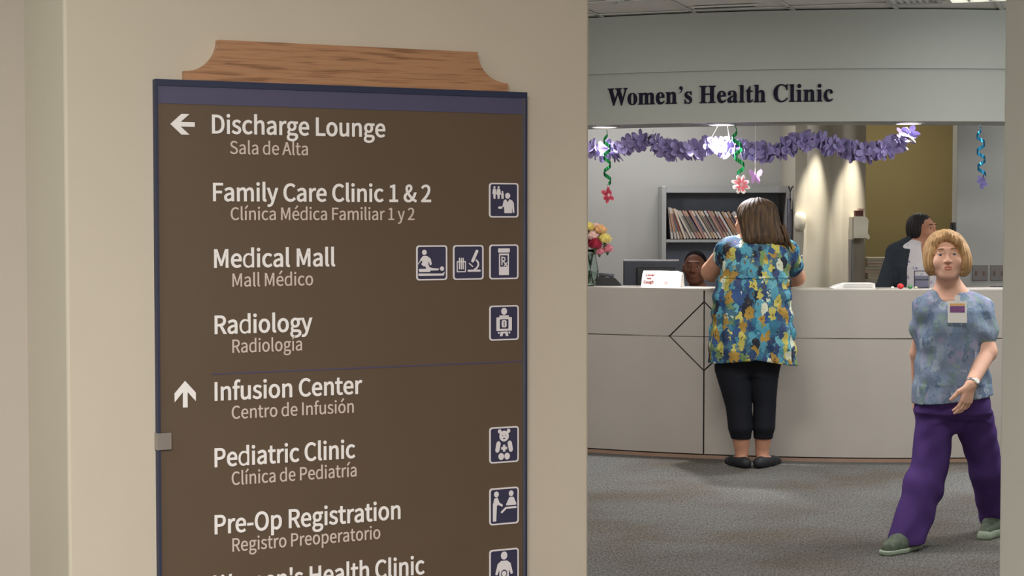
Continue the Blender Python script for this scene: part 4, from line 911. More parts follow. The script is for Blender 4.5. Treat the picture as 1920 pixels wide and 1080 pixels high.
watch.lathe(wc - wd * .007, [(.0285, 0), (.0315, .002), (.0315, .012), (.0285, .014)], 28, wd)
wo = watch.build('watch', M['silver'], t, smooth=True)
side_ = Vector((.25, -1, .1)); side_ = (side_ - wd * side_.dot(wd)).normalized()
MB().lathe(wc + side_ * .030, [(.014, 0), (.014, .006), (.012, .008)], 20, side_).build('watch_face', M['paper'], wo)
# shoes
sm = mat('grey_green_sneaker', (66, 76, 62), .7, c2=(98, 108, 92), scale=40); so = mat('pale_green_sole', (150, 164, 144), .6)
def sneaker(h_, t_):
    h_, t_ = v3(h_), v3(t_); d = (t_ - h_) / np.linalg.norm(t_ - h_)
    s_ = sculpt('sneaker', [('cap', h_ + v3((0, 0, .045)), h_ * .4 + t_ * .6 + v3((0, 0, .036)), .042, .044, .02), ('cap', h_ * .4 + t_ * .6 + v3((0, 0, .034)), t_ + v3((0, 0, .026)) - d * .01, .044, .032, .02), ('cap', h_ + v3((0, 0, .05)) + d * .02, h_ + v3((0, 0, .085)) + d * .03, .042, .040, .02)],
                .005, sm, t, 0, [((0, 0, .016 + float(h_[2]) * .5), (0, 0, -1), None)])
    sculpt('sole', [('cap', h_ + v3((0, 0, .012)), h_ * .4 + t_ * .6 + v3((0, 0, .012)), .046, .049, .02), ('cap', h_ * .4 + t_ * .6 + v3((0, 0, .012)), t_ + v3((0, 0, .012)), .049, .036, .02)], .004, so, s_, 0,
           [((0, 0, .022 + float(h_[2]) * .5), (0, 0, 1), None), ((0, 0, .001), (0, 0, -1), None)])
    la = MB(); sd_ = np.cross(d, [0, 0, 1])
    for i in range(4):
        c_ = h_ * (.52 - .1 * i) + t_ * (.48 + .1 * i) + v3((0, 0, .078 - .004 * i)); la.tube([c_ - sd_ * .024 - v3((0, 0, .008)), c_, c_ + sd_ * .024 - v3((0, 0, .008))], .003, 6)
    la.build('laces', M['paper'], s_, smooth=True)
sneaker(fh, ft); sneaker(gh, gt)
# identity badge clipped to the chest
ty = Yn - .150
bc = at(1795, 585, ty)
bt_ = Vector((1, -.12, 0)).normalized(); bn_ = Vector((-.12, -1, .12)).normalized(); bv = bn_.cross(bt_) * -1
if bv.z < 0: bv = -bv
bg = MB().box(bc, (.086, .003, .100), bt_, bn_, bv).build('identity_badge', M['paper'], t, bevel=.001)
MB().box(bc + bn_ * .002 + bv * .012, (.066, .001, .030), bt_, bn_, bv).build('photo_strip', mat('badge_purple_print', (110, 60, 120), .6, c2=(150, 96, 150), scale=60), bg)
MB().box(bc + bn_ * .002 + bv * .034, (.066, .001, .010), bt_, bn_, bv).build('orange_strip', mat('badge_orange_print', (232, 178, 110), .6), bg)
MB().box(bc + bv * .062, (.022, .006, .030), bt_, bn_, bv).build('clip', M['paper'], bg)

# ------------------------------------------------------------------ staff member standing at the right, dark cardigan
Yc = 12.2
t = thing('person', (at(1715, 700, Yc).x, Yc, 0), 'woman with dark tied-back hair in a charcoal cardigan and white top behind the counter', 'person')
sk = skin('light_brown_skin', (178, 124, 98), (194, 140, 112))
hd = Head(P(1731, 431, Yc), R(42), R(-4), 0, 1.0)
nb = P(1722, 460, Yc + .01); body = hd.prims() + hd.neck(nb, .046, .055)
shL, shR = P(1680, 474, Yc + .04), P(1766, 476, Yc - .04)
body += [('cap', nb, shL, .05, .05, .04), ('cap', nb, shR, .05, .05, .04)]
z0_ = zat(460, Yc); cx_ = at(1722, 500, Yc).x
ws = [(z0_ - .02, cx_, Yc, .12, .08), (z0_ - .15, cx_, Yc, .16, .12), (z0_ - .32, cx_, Yc, .145, .12), (z0_ - .50, cx_, Yc, .17, .14), (z0_ - .62, cx_, Yc, .16, .13)]
body.append(('prof', ws, 0, None, .04))
elL, elR = P(1655, 545, Yc - .04), P(1790, 545, Yc - .1); wL, wR = v3(pt(1685, .79, Yc - .22)), v3(pt(1745, .79, Yc - .24))
body += [('cap', shL, elL, .05, .04, .03), ('cap', elL, wL, .04, .026, .02), ('cap', shR, elR, .05, .04, .03), ('cap', elR, wR, .04, .026, .02)]
body += hand(wL, (.5, -.8, -.1), (0, 0, -1), 1, .3) + hand(wR, (-.3, -.9, -.1), (0, 0, -1), -1, .3)
for q in (-1, 1):
    h0 = v3((cx_ + q * .08, Yc, z0_ - .62)); k0_ = v3((cx_ + q * .08, Yc - .01, .46)); a0_ = v3((cx_ + q * .08, Yc + .01, .08))
    body += [('cap', h0, k0_, .085, .055, .03), ('cap', k0_, a0_, .055, .036, .03)] + foot(a0_, (cx_ + q * .08, Yc + .06, 0), (cx_ + q * .1, Yc - .16, 0))
sculpt('body', body, .005, sk, t)
hd.parts(t, (40, 26, 20), (30, 22, 20), (140, 78, 72))
white_print = floral('white_floral_scrub_print', 38, [(214, 208, 212), (214, 208, 212), (120, 116, 160), (214, 208, 212), (176, 168, 190), (214, 208, 212)], (206, 200, 206), .3, (216, 210, 212), .30)
sculpt('scrub_top', [('prof', [(z0_ + .035, cx_, Yc + .01, .068, .062), (z0_ + .005, cx_, Yc, .105, .080)] + [(a, b, c, d_ + .008, e + .012) for a, b, c, d_, e in ws], 0, (7, .02), .02), ('cap', nb + v3((-.03, .01, -.01)), shL, .060, .058, .03), ('cap', nb + v3((.03, .01, -.01)), shR, .060, .058, .03), ('cut_ell', P(1738, 466, Yc - .10), [.036, .11, .078], None, .008)], .006, white_print, t)
cd = [('prof', [(a, b - .0, c + .012, d_ + .022, e + .022) for a, b, c, d_, e in ws], 0, (7, .02), .02), ('cap', nb + v3((-.05, .02, -.0)), shL, .068, .067, .03), ('cap', nb + v3((.05, .02, -.0)), shR, .068, .067, .03),
      ('cap', shL, elL, .064, .056, .03), ('cap', elL, wL * .8 + elL * .2, .056, .040, .02), ('cap', shR, elR, .064, .056, .03), ('cap', elR, wR * .8 + elR * .2, .056, .040, .02),
      ('cut_cap', v3((cx_ + .015, Yc - .17, z0_ + .0)), v3((cx_ - .02, Yc - .19, z0_ - .62)), .115, .130, .01), ('cut_ell', P(1724, 456, Yc - .05), [.058, .09, .05], None, .01)]
sculpt('cardigan', cd, .007, mat('charcoal_knit', (54, 60, 66), .95, var=.12, scale=60, spec=.1), t)
sculpt('trousers', [('cap', v3((cx_ + q * .08, Yc, z0_ - .60)), v3((cx_ + q * .08, Yc, .06)), .10, .075, .03) for q in (-1, 1)], .009, M['darkgrey'], t)
hh = [hd.ell((0, .030, .036), (.082, .096, .086), .02), hd.ell((0, .105, -.01), (.036, .030, .044), .03), hd.ell((-.062, .022, -.01), (.026, .048, .050), .02), hd.ell((.062, .022, -.01), (.026, .048, .050), .02), hd.ell((0, .07, -.05), (.05, .03, .05), .03),
      hd.ell((0, -.100, -.030), (.064, .085, .098), .012, True)]
sculpt('hair', hh, .004, hairmat('near_black_hair', (22, 18, 19), (38, 31, 30)), t, 0, [], strands(float(hd.c[0]), float(hd.c[1]), 26, .0012))

# ------------------------------------------------------------------ seated receptionist
Ys = 12.1
t = thing('person', (at(1303, 700, Ys).x, Ys, 0), 'seated receptionist with close-cropped hair looking over the counter beside the monitor', 'person')
sk = skin('deep_brown_skin', (92, 56, 40), (112, 70, 50))
hd = Head(P(1303, 502, Ys), R(-14), R(-2), 0, 1.04)
nb = P(1309, 545, Ys + .03); body = hd.prims(1.15, 1.04) + hd.neck(nb, .048, .055)
cx_ = float(nb[0]); zN = float(nb[2]); ws = [(zN - .02, cx_, Ys + .04, .12, .08), (zN - .15, cx_, Ys + .05, .16, .12), (zN - .32, cx_, Ys + .06, .15, .12), (.52, cx_, Ys + .07, .18, .15), (.46, cx_, Ys + .06, .17, .15)]
body.append(('prof', ws, 0, None, .04))
for q in (-1, 1):
    s_, e_, w_ = v3((cx_ + q * .155, Ys + .04, zN - .06)), v3((cx_ + q * .21, Ys - .02, zN - .30)), v3((cx_ + q * .05, Ys - .27, .785))
    body += [('cap', nb, s_, .05, .046, .03), ('cap', s_, e_, .046, .038, .03), ('cap', e_, w_, .038, .026, .02)] + hand(w_, (-q * .2, -1, -.03), (0, 0, -1), -q, .2)
    hp_, kn_, an_ = v3((cx_ + q * .09, Ys + .06, .52)), v3((cx_ + q * .11, Ys - .36, .52)), v3((cx_ + q * .11, Ys - .30, .09))
    body += [('cap', hp_, kn_, .085, .055, .03), ('cap', kn_, an_, .052, .036, .02)] + foot(an_, (cx_ + q * .11, Ys - .24, 0), (cx_ + q * .12, Ys - .46, 0))
sculpt('body', body, .005, sk, t)
hd.parts(t, (26, 16, 12), (22, 16, 14), (110, 62, 56), (214, 206, 196))
hh = [hd.ell((0, .026, .036), (.0755, .0905, .0815), .01), hd.ell((0, -.102, -.030), (.070, .100, .098), .01, True), hd.ell((0.07, -.01, -.06), (.05, .09, .055), .01, True), hd.ell((-0.07, -.01, -.06), (.05, .09, .055), .01, True)]
sculpt('hair', hh, .004, mat('cropped_black_hair', (20, 16, 15), .95, var=.3, scale=120, spec=.08), t)
blo = mat('pink_and_white_blouse', (214, 200, 204), .8, c2=(188, 96, 128), scale=10)
sculpt('blouse', [('prof', [(a, b, c, d_ + .012, e + .012) for a, b, c, d_, e in ws], 0, (7, .02), .03)] + [p for q in (-1, 1) for p in (('cap', nb + v3((0, .01, -.02)), v3((cx_ + q * .155, Ys + .04, zN - .06)), .052, .055, .03), ('cap', v3((cx_ + q * .155, Ys + .04, zN - .06)), v3((cx_ + q * .19, Ys + .0, zN - .21)), .056, .052, .03))] + [('cut_ell', P(1306, 545, Ys - .06), [.05, .06, .05], None, .01)], .007, blo, t)
sculpt('trousers', [p for q in (-1, 1) for p in (('cap', v3((cx_ + q * .09, Ys + .06, .52)), v3((cx_ + q * .11, Ys - .36, .52)), .10, .07, .03), ('cap', v3((cx_ + q * .11, Ys - .36, .52)), v3((cx_ + q * .11, Ys - .30, .08)), .068, .06, .02))], .009, M['darkgrey'], t)
# office chair under the receptionist
oc = thing('office_chair', (cx_, Ys + .08, 0), 'dark office chair under the seated receptionist', 'chair')
MB().bb(cx_ - .24, cx_ + .24, Ys - .17, Ys + .29, .36, .425).build('seat', M['darkgrey'], oc, bevel=.02)
MB().bb(cx_ - .2, cx_ + .2, Ys + .27, Ys + .32, .50, .90).build('backrest', M['darkgrey'], oc, bevel=.02)
MB().bb(cx_ - .03, cx_ + .03, Ys + .30, Ys + .33, .38, .55).build('back_bar', M['black'], oc)
MB().lathe((cx_, Ys + .06, .06), [(.03, 0), (.025, .30)], 14).build('column', M['black'], oc)
for i in range(5):
    a = 2 * math.pi * i / 5 + .3; e = Vector((cx_ + .27 * math.cos(a), Ys + .06 + .27 * math.sin(a), .055)); l_ = MB().tube([(cx_, Ys + .06, .075), e], [.022, .014], 8).build('leg', M['black'], oc)
    MB().lathe(e - Vector((0, .012, .027)), [(.027, 0), (.027, .024)], 14, Vector((0, 1, 0))).build('castor', M['black'], l_)
# ================================================================== BACK OFFICE
# steel bookcase with leaning chart folders
YB = 13.42
bx0, bx1 = at(1241, 450, YB).x, at(1482, 450, YB).x; bz = zat(349, YB)
bk = thing('bookcase', ((bx0 + bx1) / 2, YB + .18, 0), 'grey steel bookcase with slate interior holding leaning chart folders', 'bookcase')
th = .034; dp = .38
MB().bb(bx0, bx0 + th, YB, YB + dp, 0, bz).build('side_panel', M['metalgrey'], bk, bevel=.003)
MB().bb(bx1 - th, bx1, YB, YB + dp, 0, bz).build('side_panel', M['metalgrey'], bk, bevel=.003)
MB().bb(bx0 + th, bx1 - th, YB, YB + dp, bz - .05, bz).build('top_panel', M['metalgrey'], bk)
MB().bb(bx0 + th, bx1 - th, YB + dp - .012, YB + dp, .03, bz - .05).build('back_panel', M['metaldark'], bk)
zs = zat(449, YB)
for z_ in (zs, zs - .42, zs - .84, .10):
    MB().bb(bx0 + th, bx1 - th, YB + .005, YB + dp - .012, z_ - .022, z_).build('shelf', M['metalgrey'], bk)
fm = [mat('folder_manila', (198, 182, 164), .8), mat('folder_cream', (184, 172, 160), .8), mat('folder_pink', (170, 128, 120), .8), mat('folder_tan', (176, 146, 120), .8), mat('folder_white', (196, 190, 186), .8)]
tabm = [mat('tab_red', (138, 72, 66), .6), mat('tab_slate', (84, 82, 98), .6), mat('tab_dark_green', (96, 100, 86), .6), mat('tab_rust', (164, 116, 84), .6), mat('tab_plum', (104, 72, 84), .6)]
FN = ['manila', 'cream', 'dusty pink', 'tan', 'white']; TN = ['brick red', 'slate', 'dark green', 'rust', 'plum']
ORD = 'first second third fourth fifth sixth seventh eighth ninth tenth eleventh twelfth thirteenth fourteenth fifteenth sixteenth seventeenth eighteenth nineteenth twentieth'.split()
ORD += ['twenty-' + a for a in ORD[:9]] + ['thirtieth'] + ['thirty-' + a for a in ORD[:9]]
fmesh = []
for i in range(5):
    m_ = MB().bb(-.008, .008, 0, .28, 0, .245).mesh('folder_sleeve'); m_.materials.append(fm[i]); fmesh.append(m_)
tmesh = []
for i in range(5):
    m_ = MB().bb(-.0035, .0085, -.003, .0, .06, .20).mesh('index_tab'); m_.materials.append(tabm[i]); tmesh.append(m_)
x = bx0 + th + .012; rnd = random.Random(5); k = 0
nf = 34; xe = bx1 - th - .03
lean_prev = 0
for i in range(nf):
    f = i / (nf - 1); lean = 8 + 22 * min(1, f * 5) if i > 1 else 6 + 4 * i
    lean += rnd.uniform(-1.2, 1.2)
    if f > .86: lean = 14
    xb = bx0 + th + .05 + (xe - bx0 - th - .07) * f
    sz = 1 - .10 * (f > .5) * rnd.random()
    loc = Vector((xb, YB + .02 + rnd.uniform(0, .025), zs + .004 + .008 * math.sin(R(lean))))
    fi = rnd.randrange(5); o = D.objects.new('chart_folder', fmesh[fi]); COL.objects.link(o); o.location = loc; o.rotation_euler = (0, -R(lean), 0); o.scale = (1, 1, sz)
    has = rnd.random() < .8; ti = rnd.randrange(5)
    tag(o, FN[fi] + ' chart folder' + (' with ' + TN[ti] + ' edge' if has else '') + ', ' + ORD[i] + ' from the left on the bookcase shelf', 'folder', 'chart folders leaning on the bookcase shelf')
    if has:
        c_ = D.objects.new('index_tab', tmesh[ti]); COL.objects.link(c_); c_.parent = o
# aluminium frame post and black hook beside the pier
px_ = at(1486, 450, 13.1).x
fp = thing('metal_post', (px_, 13.30, 0), 'thin brushed metal post between the bookcase and the pier', 'post')
MB().bb(px_ - .010, px_ + .018, 13.28, 13.32, 0, zat(372, 13.3)).build('post', M['alu'], fp, bevel=.002)
MB().tube([(px_ + .02, 13.27, .9), (px_ + .02, 13.27, zat(392, 13.27))], .005, 8).build('cable', M['black'], fp, smooth=True)
hk = at(1482, 352, 13.28)
t = thing('wall_hook', hk, 'small black V-shaped hook on top of the metal post', 'hook')
MB().tube([hk + Vector((-.014, 0, .016)), hk + Vector((-.010, 0, -.004)), hk + Vector((0, 0, -.028)), hk + Vector((.010, 0, .0)), hk + Vector((.022, 0, .014))], [.003, .006, .006, .006, .003], 8).build('prongs', M['black'], t, smooth=True)
MB().bb(hk.x - .005, hk.x + .005, hk.y, hk.y + .01, hk.z - .10, hk.z - .02).build('stem', M['alu'], t)
# dispensers on the pier
c = at(1500, 415, 13.16)
t = thing('soap_dispenser', c, 'oval white soap dispenser at the left edge of the pier', 'dispenser')
MB().lathe(c - Vector((0, 0, .07)), [(.018, 0), (.036, .015), (.042, .05), (.045, .09), (.040, .125), (.020, .142)], 24).build('body', M['dispenser'], t, smooth=True)
MB().bb(c.x - .02, c.x + .03, c.y + .03, c.y + .06, c.z - .06, c.z + .06).build('wall_plate', M['dispenser'], t)
dx0 = at(1600, 430, 13.05).x; dx1 = at(1630, 430, 13.05).x; dz1 = zat(406, 13.05); dz0 = zat(449, 13.05)
t = thing('towel_dispenser', ((dx0 + dx1) / 2, 13.12, dz0), 'cream towel dispenser with rounded hood at the right edge of the pier', 'dispenser')
pr = [(dx0, dz0 + .01), (dx1 - .035, dz0 + .01), (dx1 - .008, dz0), (dx1, dz0 + .02)] + [(dx1 - .018, dz0 + .05)] + [(dx1 - .012, dz1 - .03)] + [(dx1 - .02 - .02 * (1 - math.cos(R(a))), dz1 - .02 + .02 * math.sin(R(a))) for a in (30, 60, 90)] + [(dx0, dz1)]
vf = fill2d([[pr]], 0, .14); emit('hood', vf, lambda x, y, z: Vector((x, 13.02 + z, y)), M['dispenser'], t)
MB().bb(dx0 - .012, dx0, 13.03, 13.16, dz0 - .0, dz1 - .004).build('back_plate', M['pillar'], t)
MB().bb(dx0 - .004, dx0 + .003, 13.10, 13.16, .9, dz0).build('mounting_rail', M['alu'], t)
t = thing('small_box', ((dx0 + dx1) / 2, 13.08, dz1), 'small dark red box with a pale lid on top of the towel dispenser', 'box')
cxx = dx0 + .045
MB().bb(cxx - .03, cxx + .03, 13.05, 13.11, dz1 + .001, dz1 + .045).build('carton', mat('dark_red_card', (84, 40, 34), .7), t)
MB().bb(cxx - .005, cxx + .04, 13.05, 13.11, dz1 + .045, dz1 + .06).build('lid', mat('pale_pink_card', (206, 170, 158), .7), t)
# wall plates on the partition at right, black box at its edge
for a, b, n_, lb in ((1823, 1852, 2, 'grey double switch plate on the pale partition, left of two'), (1857, 1886, 2, 'grey switch plate at the right edge of the pale partition, right of two')):
    q0, q1 = at(a, 497, 12.598), at(b, 526, 12.598); c = (q0 + q1) / 2
    t = thing('switch_plate', c, lb, 'switch')
    MB().bb(q0.x, q1.x, 12.590, 12.5995, q1.z, q0.z).build('plate', M['switch'], t, bevel=.002)
    for k in range(n_):
        xx = q0.x + (q1.x - q0.x) * (k + .5) / n_
        MB().bb(xx - .006, xx + .006, 12.580, 12.590, c.z - .014, c.z + .014).build('toggle', mat('toggle_tan', (120, 92, 70), .4), t, bevel=.002)
c = at(1789, 427, 12.66)
t = thing('door_stop_box', c, 'small black box on the left edge of the pale partition', 'box')
MB().bb(xp - .02, xp - .001, 12.63, 12.71, c.z - .04, c.z + .04).build('housing', M['black'], t, bevel=.004); MB().bb(xp - .026, xp - .02, 12.65, 12.69, c.z - .02, c.z + .02).build('cover', M['darkgrey'], t)
q = at(1866, 538, 12.59)
t = thing('pen_rack', q, 'low white and black rack on the partition ledge below the switch plates', 'rack')
MB().bb(q.x - .05, q.x + .06, 12.52, 12.599, q.z - .02, q.z - .008).build('ledge', M['paper'], t)
for k in range(5): MB().bb(q.x - .04 + k * .02, q.x - .03 + k * .02, 12.53, 12.58, q.z - .008, q.z + .006).build('divider', M['black'], t)
# monitor, seen from behind
Ym = 11.75
a, b = at(1169, 487, Ym), at(1273, 540, Ym)
t = thing('monitor', ((a.x + b.x) / 2, Ym + .06, .74), 'black flat monitor seen from behind on the desk left of the receptionist', 'monitor')
MB().bb(a.x, b.x, Ym, Ym + .035, .93, a.z - .008).build('housing', M['darkgrey'], t, bevel=.006)
MB().bb(a.x, b.x, Ym + .002, Ym + .03, a.z - .012, a.z).build('top_edge', M['silver'], t, bevel=.002)
mx_ = (a.x + b.x) / 2 + .03
MB().bb(mx_ - .13, mx_ + .13, Ym - .022, Ym, .99, a.z - .052).build('rear_cover', M['black'], t, bevel=.006)
MB().bb(mx_ - .05, mx_ + .05, Ym - .05, Ym - .022, .76, 1.10).build('stand', M['black'], t, bevel=.006)
MB().bb(mx_ - .13, mx_ + .13, Ym - .12, Ym + .10, .741, .76).build('foot', M['black'], t, bevel=.006)
vt = MB()
for k in range(9): vt.bb(mx_ - .09 + k * .02, mx_ - .08 + k * .02, Ym - .001, Ym + .001, a.z - .042, a.z - .030)
vt.build('vent', M['black'], t)

# ================================================================== ON THE COUNTER
ztop = zt + .0005
def on_counter(px, r): 
    lo, hi = 10.3, 13.0
    for _ in range(40):
        m_ = (lo + hi) / 2; x_ = (px - 960) / FPX * m_
        if math.hypot(x_ - AC.x, m_ - AC.y) > r: lo = m_
        else: hi = m_
    return Vector(((px - 960) / FPX * lo, lo, ztop))
# folded cough-etiquette card
p0, p1 = on_counter(1202, AR - .06), on_counter(1273, AR - .06)
ux = (p1 - p0).normalized(); un = Vector((-ux.y, ux.x, 0)); L3 = (p1 - p0).length
hz = zat(508, p0.y) - ztop
t = thing('tent_card', (p0 + p1) / 2, 'folded white paper sign about covering coughs standing on the counter edge', 'sign')
prof = [(0, 0), (.012, hz * .35), (.030, hz * .75), (.048, hz * .96), (.062, hz), (.080, hz * .9), (.105, 0)]
rings = []
for f in (0, 1):
    base = p0 + ux * (L3 - .018 if f else 0)
    rings.append([base + un * a + Z * b for a, b in prof] + [base + un * (a + (.0015 if a > .06 else .001)) + Z * (b - .0015) for a, b in prof[::-1]])
MB().loft(rings).build('folded_sheet', M['paper'], t)
e0 = p0 + ux * (L3 - .018); e1 = p0 + ux * L3
r2 = [[e0 + un * (a + .002) + Z * b * .97 for a, b in prof] + [e0 + un * (a + .004) + Z * (b * .97 - .001) for a, b in prof[::-1]], [e1 + un * (a + .03) + Z * b * .9 for a, b in prof] + [e1 + un * (a + .032) + Z * (b * .9 - .001) for a, b in prof[::-1]]]
MB().loft(r2).build('end_flap', M['paper'], t)
def on_card(x, y, z):                       # y runs up the curved face
    yy = min(max(y, 0), hz); a = np.interp(yy, [p[1] for p in prof[:5]], [p[0] for p in prof[:5]]); return p0 + ux * x + un * (float(a) - .0004 - z) + Z * yy
for s_, x_, y_, w_, h_ in (('Cover', .022, hz * .68, .062, .014), ('Your', .034, hz * .50, .030, .008), ('Cough', .014, hz * .24, .068, .017)):
    vf = text(G1, s_, x_, y_, w_, h_, 896, .0011, .3, .0006, 10) if all(c_ in G1 for c_ in s_) else None
    if vf: emit('lettering', vf, on_card, M['red'], t)
for cx2, cy2, rr_ in ((.205, .80, .014), (.165, .30, .013)):
    emit('printed_spot', fill2d([[disc(cx2, hz * cy2, rr_, 12)]], 0, .0005), on_card, M['pinkp'], t)
# white trays and small bright objects at the right
p = on_counter(1598, AR - .16)
t = thing('paper_tray', p, 'flat white paper tray lying on the counter right of the pier', 'tray')
tw = .132
pf = [(-tw, 0), (tw, 0), (tw - .004, .036), (-tw * .35, .036), (-tw * .8, .018), (-tw, .006)]
emit('tray_shell', fill2d([[pf]], 0, .16), lambda x, y, z: Vector((p.x + x, p.y - .08 + z, p.z + y)), M['paper'], t)
for k in range(3): MB().bb(p.x - .07, p.x + tw - .02, p.y - .0815, p.y - .080, p.z + .008 + .009 * k, p.z + .010 + .009 * k).build('paper_edge', M['silver'], t)
def ball(name, px, r, m, lab, cat, sq=1.0):
    p = on_counter(px, AR - .12); t = thing(name, p, lab, cat)
    MB().lathe(p, [(max(.0005, r * math.sin(math.pi * i / 10)), r * sq * (1 - math.cos(math.pi * i / 10))) for i in range(11)], 16).build('ball', m, t, smooth=True)
    return t, p
t, p = ball('toy_apple', 1689, .021, mat('bright_red_plastic', (196, 40, 40), .3), 'small bright red ball-shaped toy on the counter by the wire holder', 'toy', .8)
MB().tube([p + Z * .032, p + Z * .042 + Vector((.004, 0, 0))], [.002, .002], 6).build('stem', M['black'], t)
t, p = ball('toy_bush', 1707, .016, mat('green_plastic', (60, 120, 70), .5), 'small green ball-shaped toy right of the red one on the counter', 'toy', .8)
MB().tube([p + Z * .024, p + Z * .034], [.003, .001], 6).build('tip', M['black'], t)
t, p = ball('white_bead', 1674, .010, M['paper'], 'small white round bead left of the red toy on the counter', 'bead', .8)
t, p = ball('white_bead', 1718, .010, mat('cream_plastic_bead', (200, 190, 160), .4), 'small cream round bead under the wire holder on the counter', 'bead', .8)
p = on_counter(1729, AR - .20)
t = thing('wire_holder', p, 'black wire card holder on the counter in front of the cardigan wearer', 'holder')
hh_ = zat(508, p.y) - ztop
for dx in (-.048, .045): MB().tube([p + Vector((dx, 0, 0)), p + Vector((dx, .0, hh_))], .0028, 8).build('upright', M['black'], t)
for zz_ in (.003, hh_ * .5, hh_): MB().tube([p + Vector((-.048, 0, zz_)), p + Vector((.045, 0, zz_))], .0028, 8).build('rail', M['black'], t)
MB().bb(p.x - .044, p.x + .041, p.y + .004, p.y + .007, p.z + .004, p.z + hh_ * .72).build('leaflet', mat('slate_leaflet', (92, 90, 110), .6), t)
# piles of papers on the back table
bt0 = at(1632, 500, 13.6)
t = thing('back_table', (bt0.x + .1, 13.7, 0), 'low pale table against the olive wall behind the cardigan wearer', 'table')
MB().bb(bt0.x - .12, bt0.x + .55, 13.4, 13.95, 1.02, 1.05).build('table_top', M['pillar'], t)
for a in (-.10, .50):
    for b in (13.43, 13.90): MB().bb(bt0.x + a, bt0.x + a + .03, b, b + .03, 0, 1.02).build('leg', M['pillar'], t)
rnd = random.Random(2)
for k in range(7):
    z_ = 1.051 + .024 * k; dx = rnd.uniform(-.012, .012)
    o = MB().bb(bt0.x - .06 + dx, bt0.x + .15 + dx, 13.45, 13.72, z_, z_ + .022).build('paper_stack', mat('stack_paper', (172 + 6 * (k % 3), 164, 146), .8), None)
    tag(o, ORD[k] + ' bundle from the bottom of the cream paper pile on the back table', 'papers', 'bundles of papers on the back table')
# desk phone at the left
p = on_counter(1140, AR - .26)
t = thing('desk_phone', p, 'low black desk phone on the counter right of the flower vase', 'phone')
k_ = [(-.085, 0), (.09, 0), (.075, .018), (.045, .050), (-.060, .058), (-.085, .030)]
emit('base', fill2d([[k_]], 0, .15), lambda x, y, z: Vector((p.x + x, p.y - .05 + z, p.z + y)), M['black'], t)
MB().tube([(p.x - .06, p.y + .02, p.z + .066), (p.x, p.y + .02, p.z + .070), (p.x + .04, p.y + .02, p.z + .060)], [.016, .011, .016], 10).build('handset', mat('grey_handset', (96, 98, 104), .4), t, smooth=True)
# vase of carnations
p = on_counter(1107, AR - .11)
hv = zat(468, p.y) - ztop
t = thing('glass_vase', p, 'clear glass vase with green stems at the left end of the counter', 'vase')
out = [(.030, 0), (.034, .008), (.052, hv * .30), (.054, hv * .42), (.040, hv * .75), (.038, hv * .86), (.048, hv)]
MB().lathe(p, out + [(r_ - .003, z_) for r_, z_ in out[::-1] if z_ > .01] + [(.028, .006)], 32).build('glass', glassy('vase_glass'), t, smooth=True)
MB().lathe(p + Z * .007, [(.027, 0), (.030, .003), (.048, hv * .30 - .007), (.0505, hv * .42 - .007)], 28).build('water', glassy('vase_water', (205, 225, 215), .0), t, smooth=True)
def carnation(c, r, m, seed):
    rn = random.Random(seed); mb = MB()
    for rad, h0, h1 in ((.98, -.42, .02), (1.0, -.35, .30), (.86, -.2, .55), (.66, 0, .74), (.44, .1, .86), (.22, .2, .92)):
        rings = []; nz = int(18 + 26 * rad); ph = rn.random() * 6
        for s_ in range(5):
            f = s_ / 4; ring = []
            for j in range(nz):
                a = 2 * math.pi * (j + .5 * rn.random() * f) / nz; q = 1 if j % 2 else -1
                rr_ = r * rad * (f ** .55) * (1 + .06 * q * f + .10 * math.sin(5 * a + ph) * f + rn.uniform(-.04, .04) * f); z_ = r * (h0 + (h1 - h0) * f ** 1.6) + r * f * (.07 * q + .08 * math.sin(7 * a + ph) + rn.uniform(-.04, .04))
                ring.append(c + Vector((rr_ * math.cos(a), rr_ * math.sin(a), z_)))
            rings.append(ring)
        mb.loft(rings, True, False)
    return mb
cm = {'yellow': (mat('yellow_petals', (232, 214, 110), .7, c2=(240, 226, 150), scale=60), 'yellow carnation'), 'pink': (mat('pink_petals', (214, 120, 140), .7, c2=(232, 160, 168), scale=60), 'pink carnation'),
      'red': (mat('deep_red_petals', (140, 22, 48), .7, c2=(184, 44, 74), scale=60), 'deep red carnation'), 'pale': (mat('pale_pink_petals', (236, 196, 192), .7, c2=(246, 220, 206), scale=60), 'pale pink carnation'),
      'cream': (mat('peach_petals', (230, 178, 130), .7, c2=(240, 206, 150), scale=60), 'peach carnation')}
stem_m = mat('green_stem', (52, 84, 48), .6); leaf_m = mat('dark_leaf', (38, 62, 40), .6)
fl_ = [('cream', 1126, 430, -.03, .034, 'peach carnation at the top right of the vase bouquet'), ('yellow', 1134, 447, -.05, .036, 'yellow carnation at the right of the vase bouquet'), ('red', 1116, 457, -.07, .038, 'deep red carnation at the front of the vase bouquet'),
       ('pink', 1139, 465, -.02, .030, 'pink carnation low at the right of the vase bouquet'), ('pale', 1112, 442, -.03, .034, 'pale pink carnation above the deep red one in the vase'), ('yellow', 1104, 425, .0, .032, 'yellow carnation at the top left of the vase bouquet'),
       ('pink', 1124, 470, -.05, .026, 'small pink carnation under the deep red one in the vase'), ('pale', 1118, 425, .02, .028, 'pale pink carnation behind the peach one in the vase'), ('red', 1098, 448, .0, .034, 'red carnation at the left of the vase bouquet, mostly hidden')]
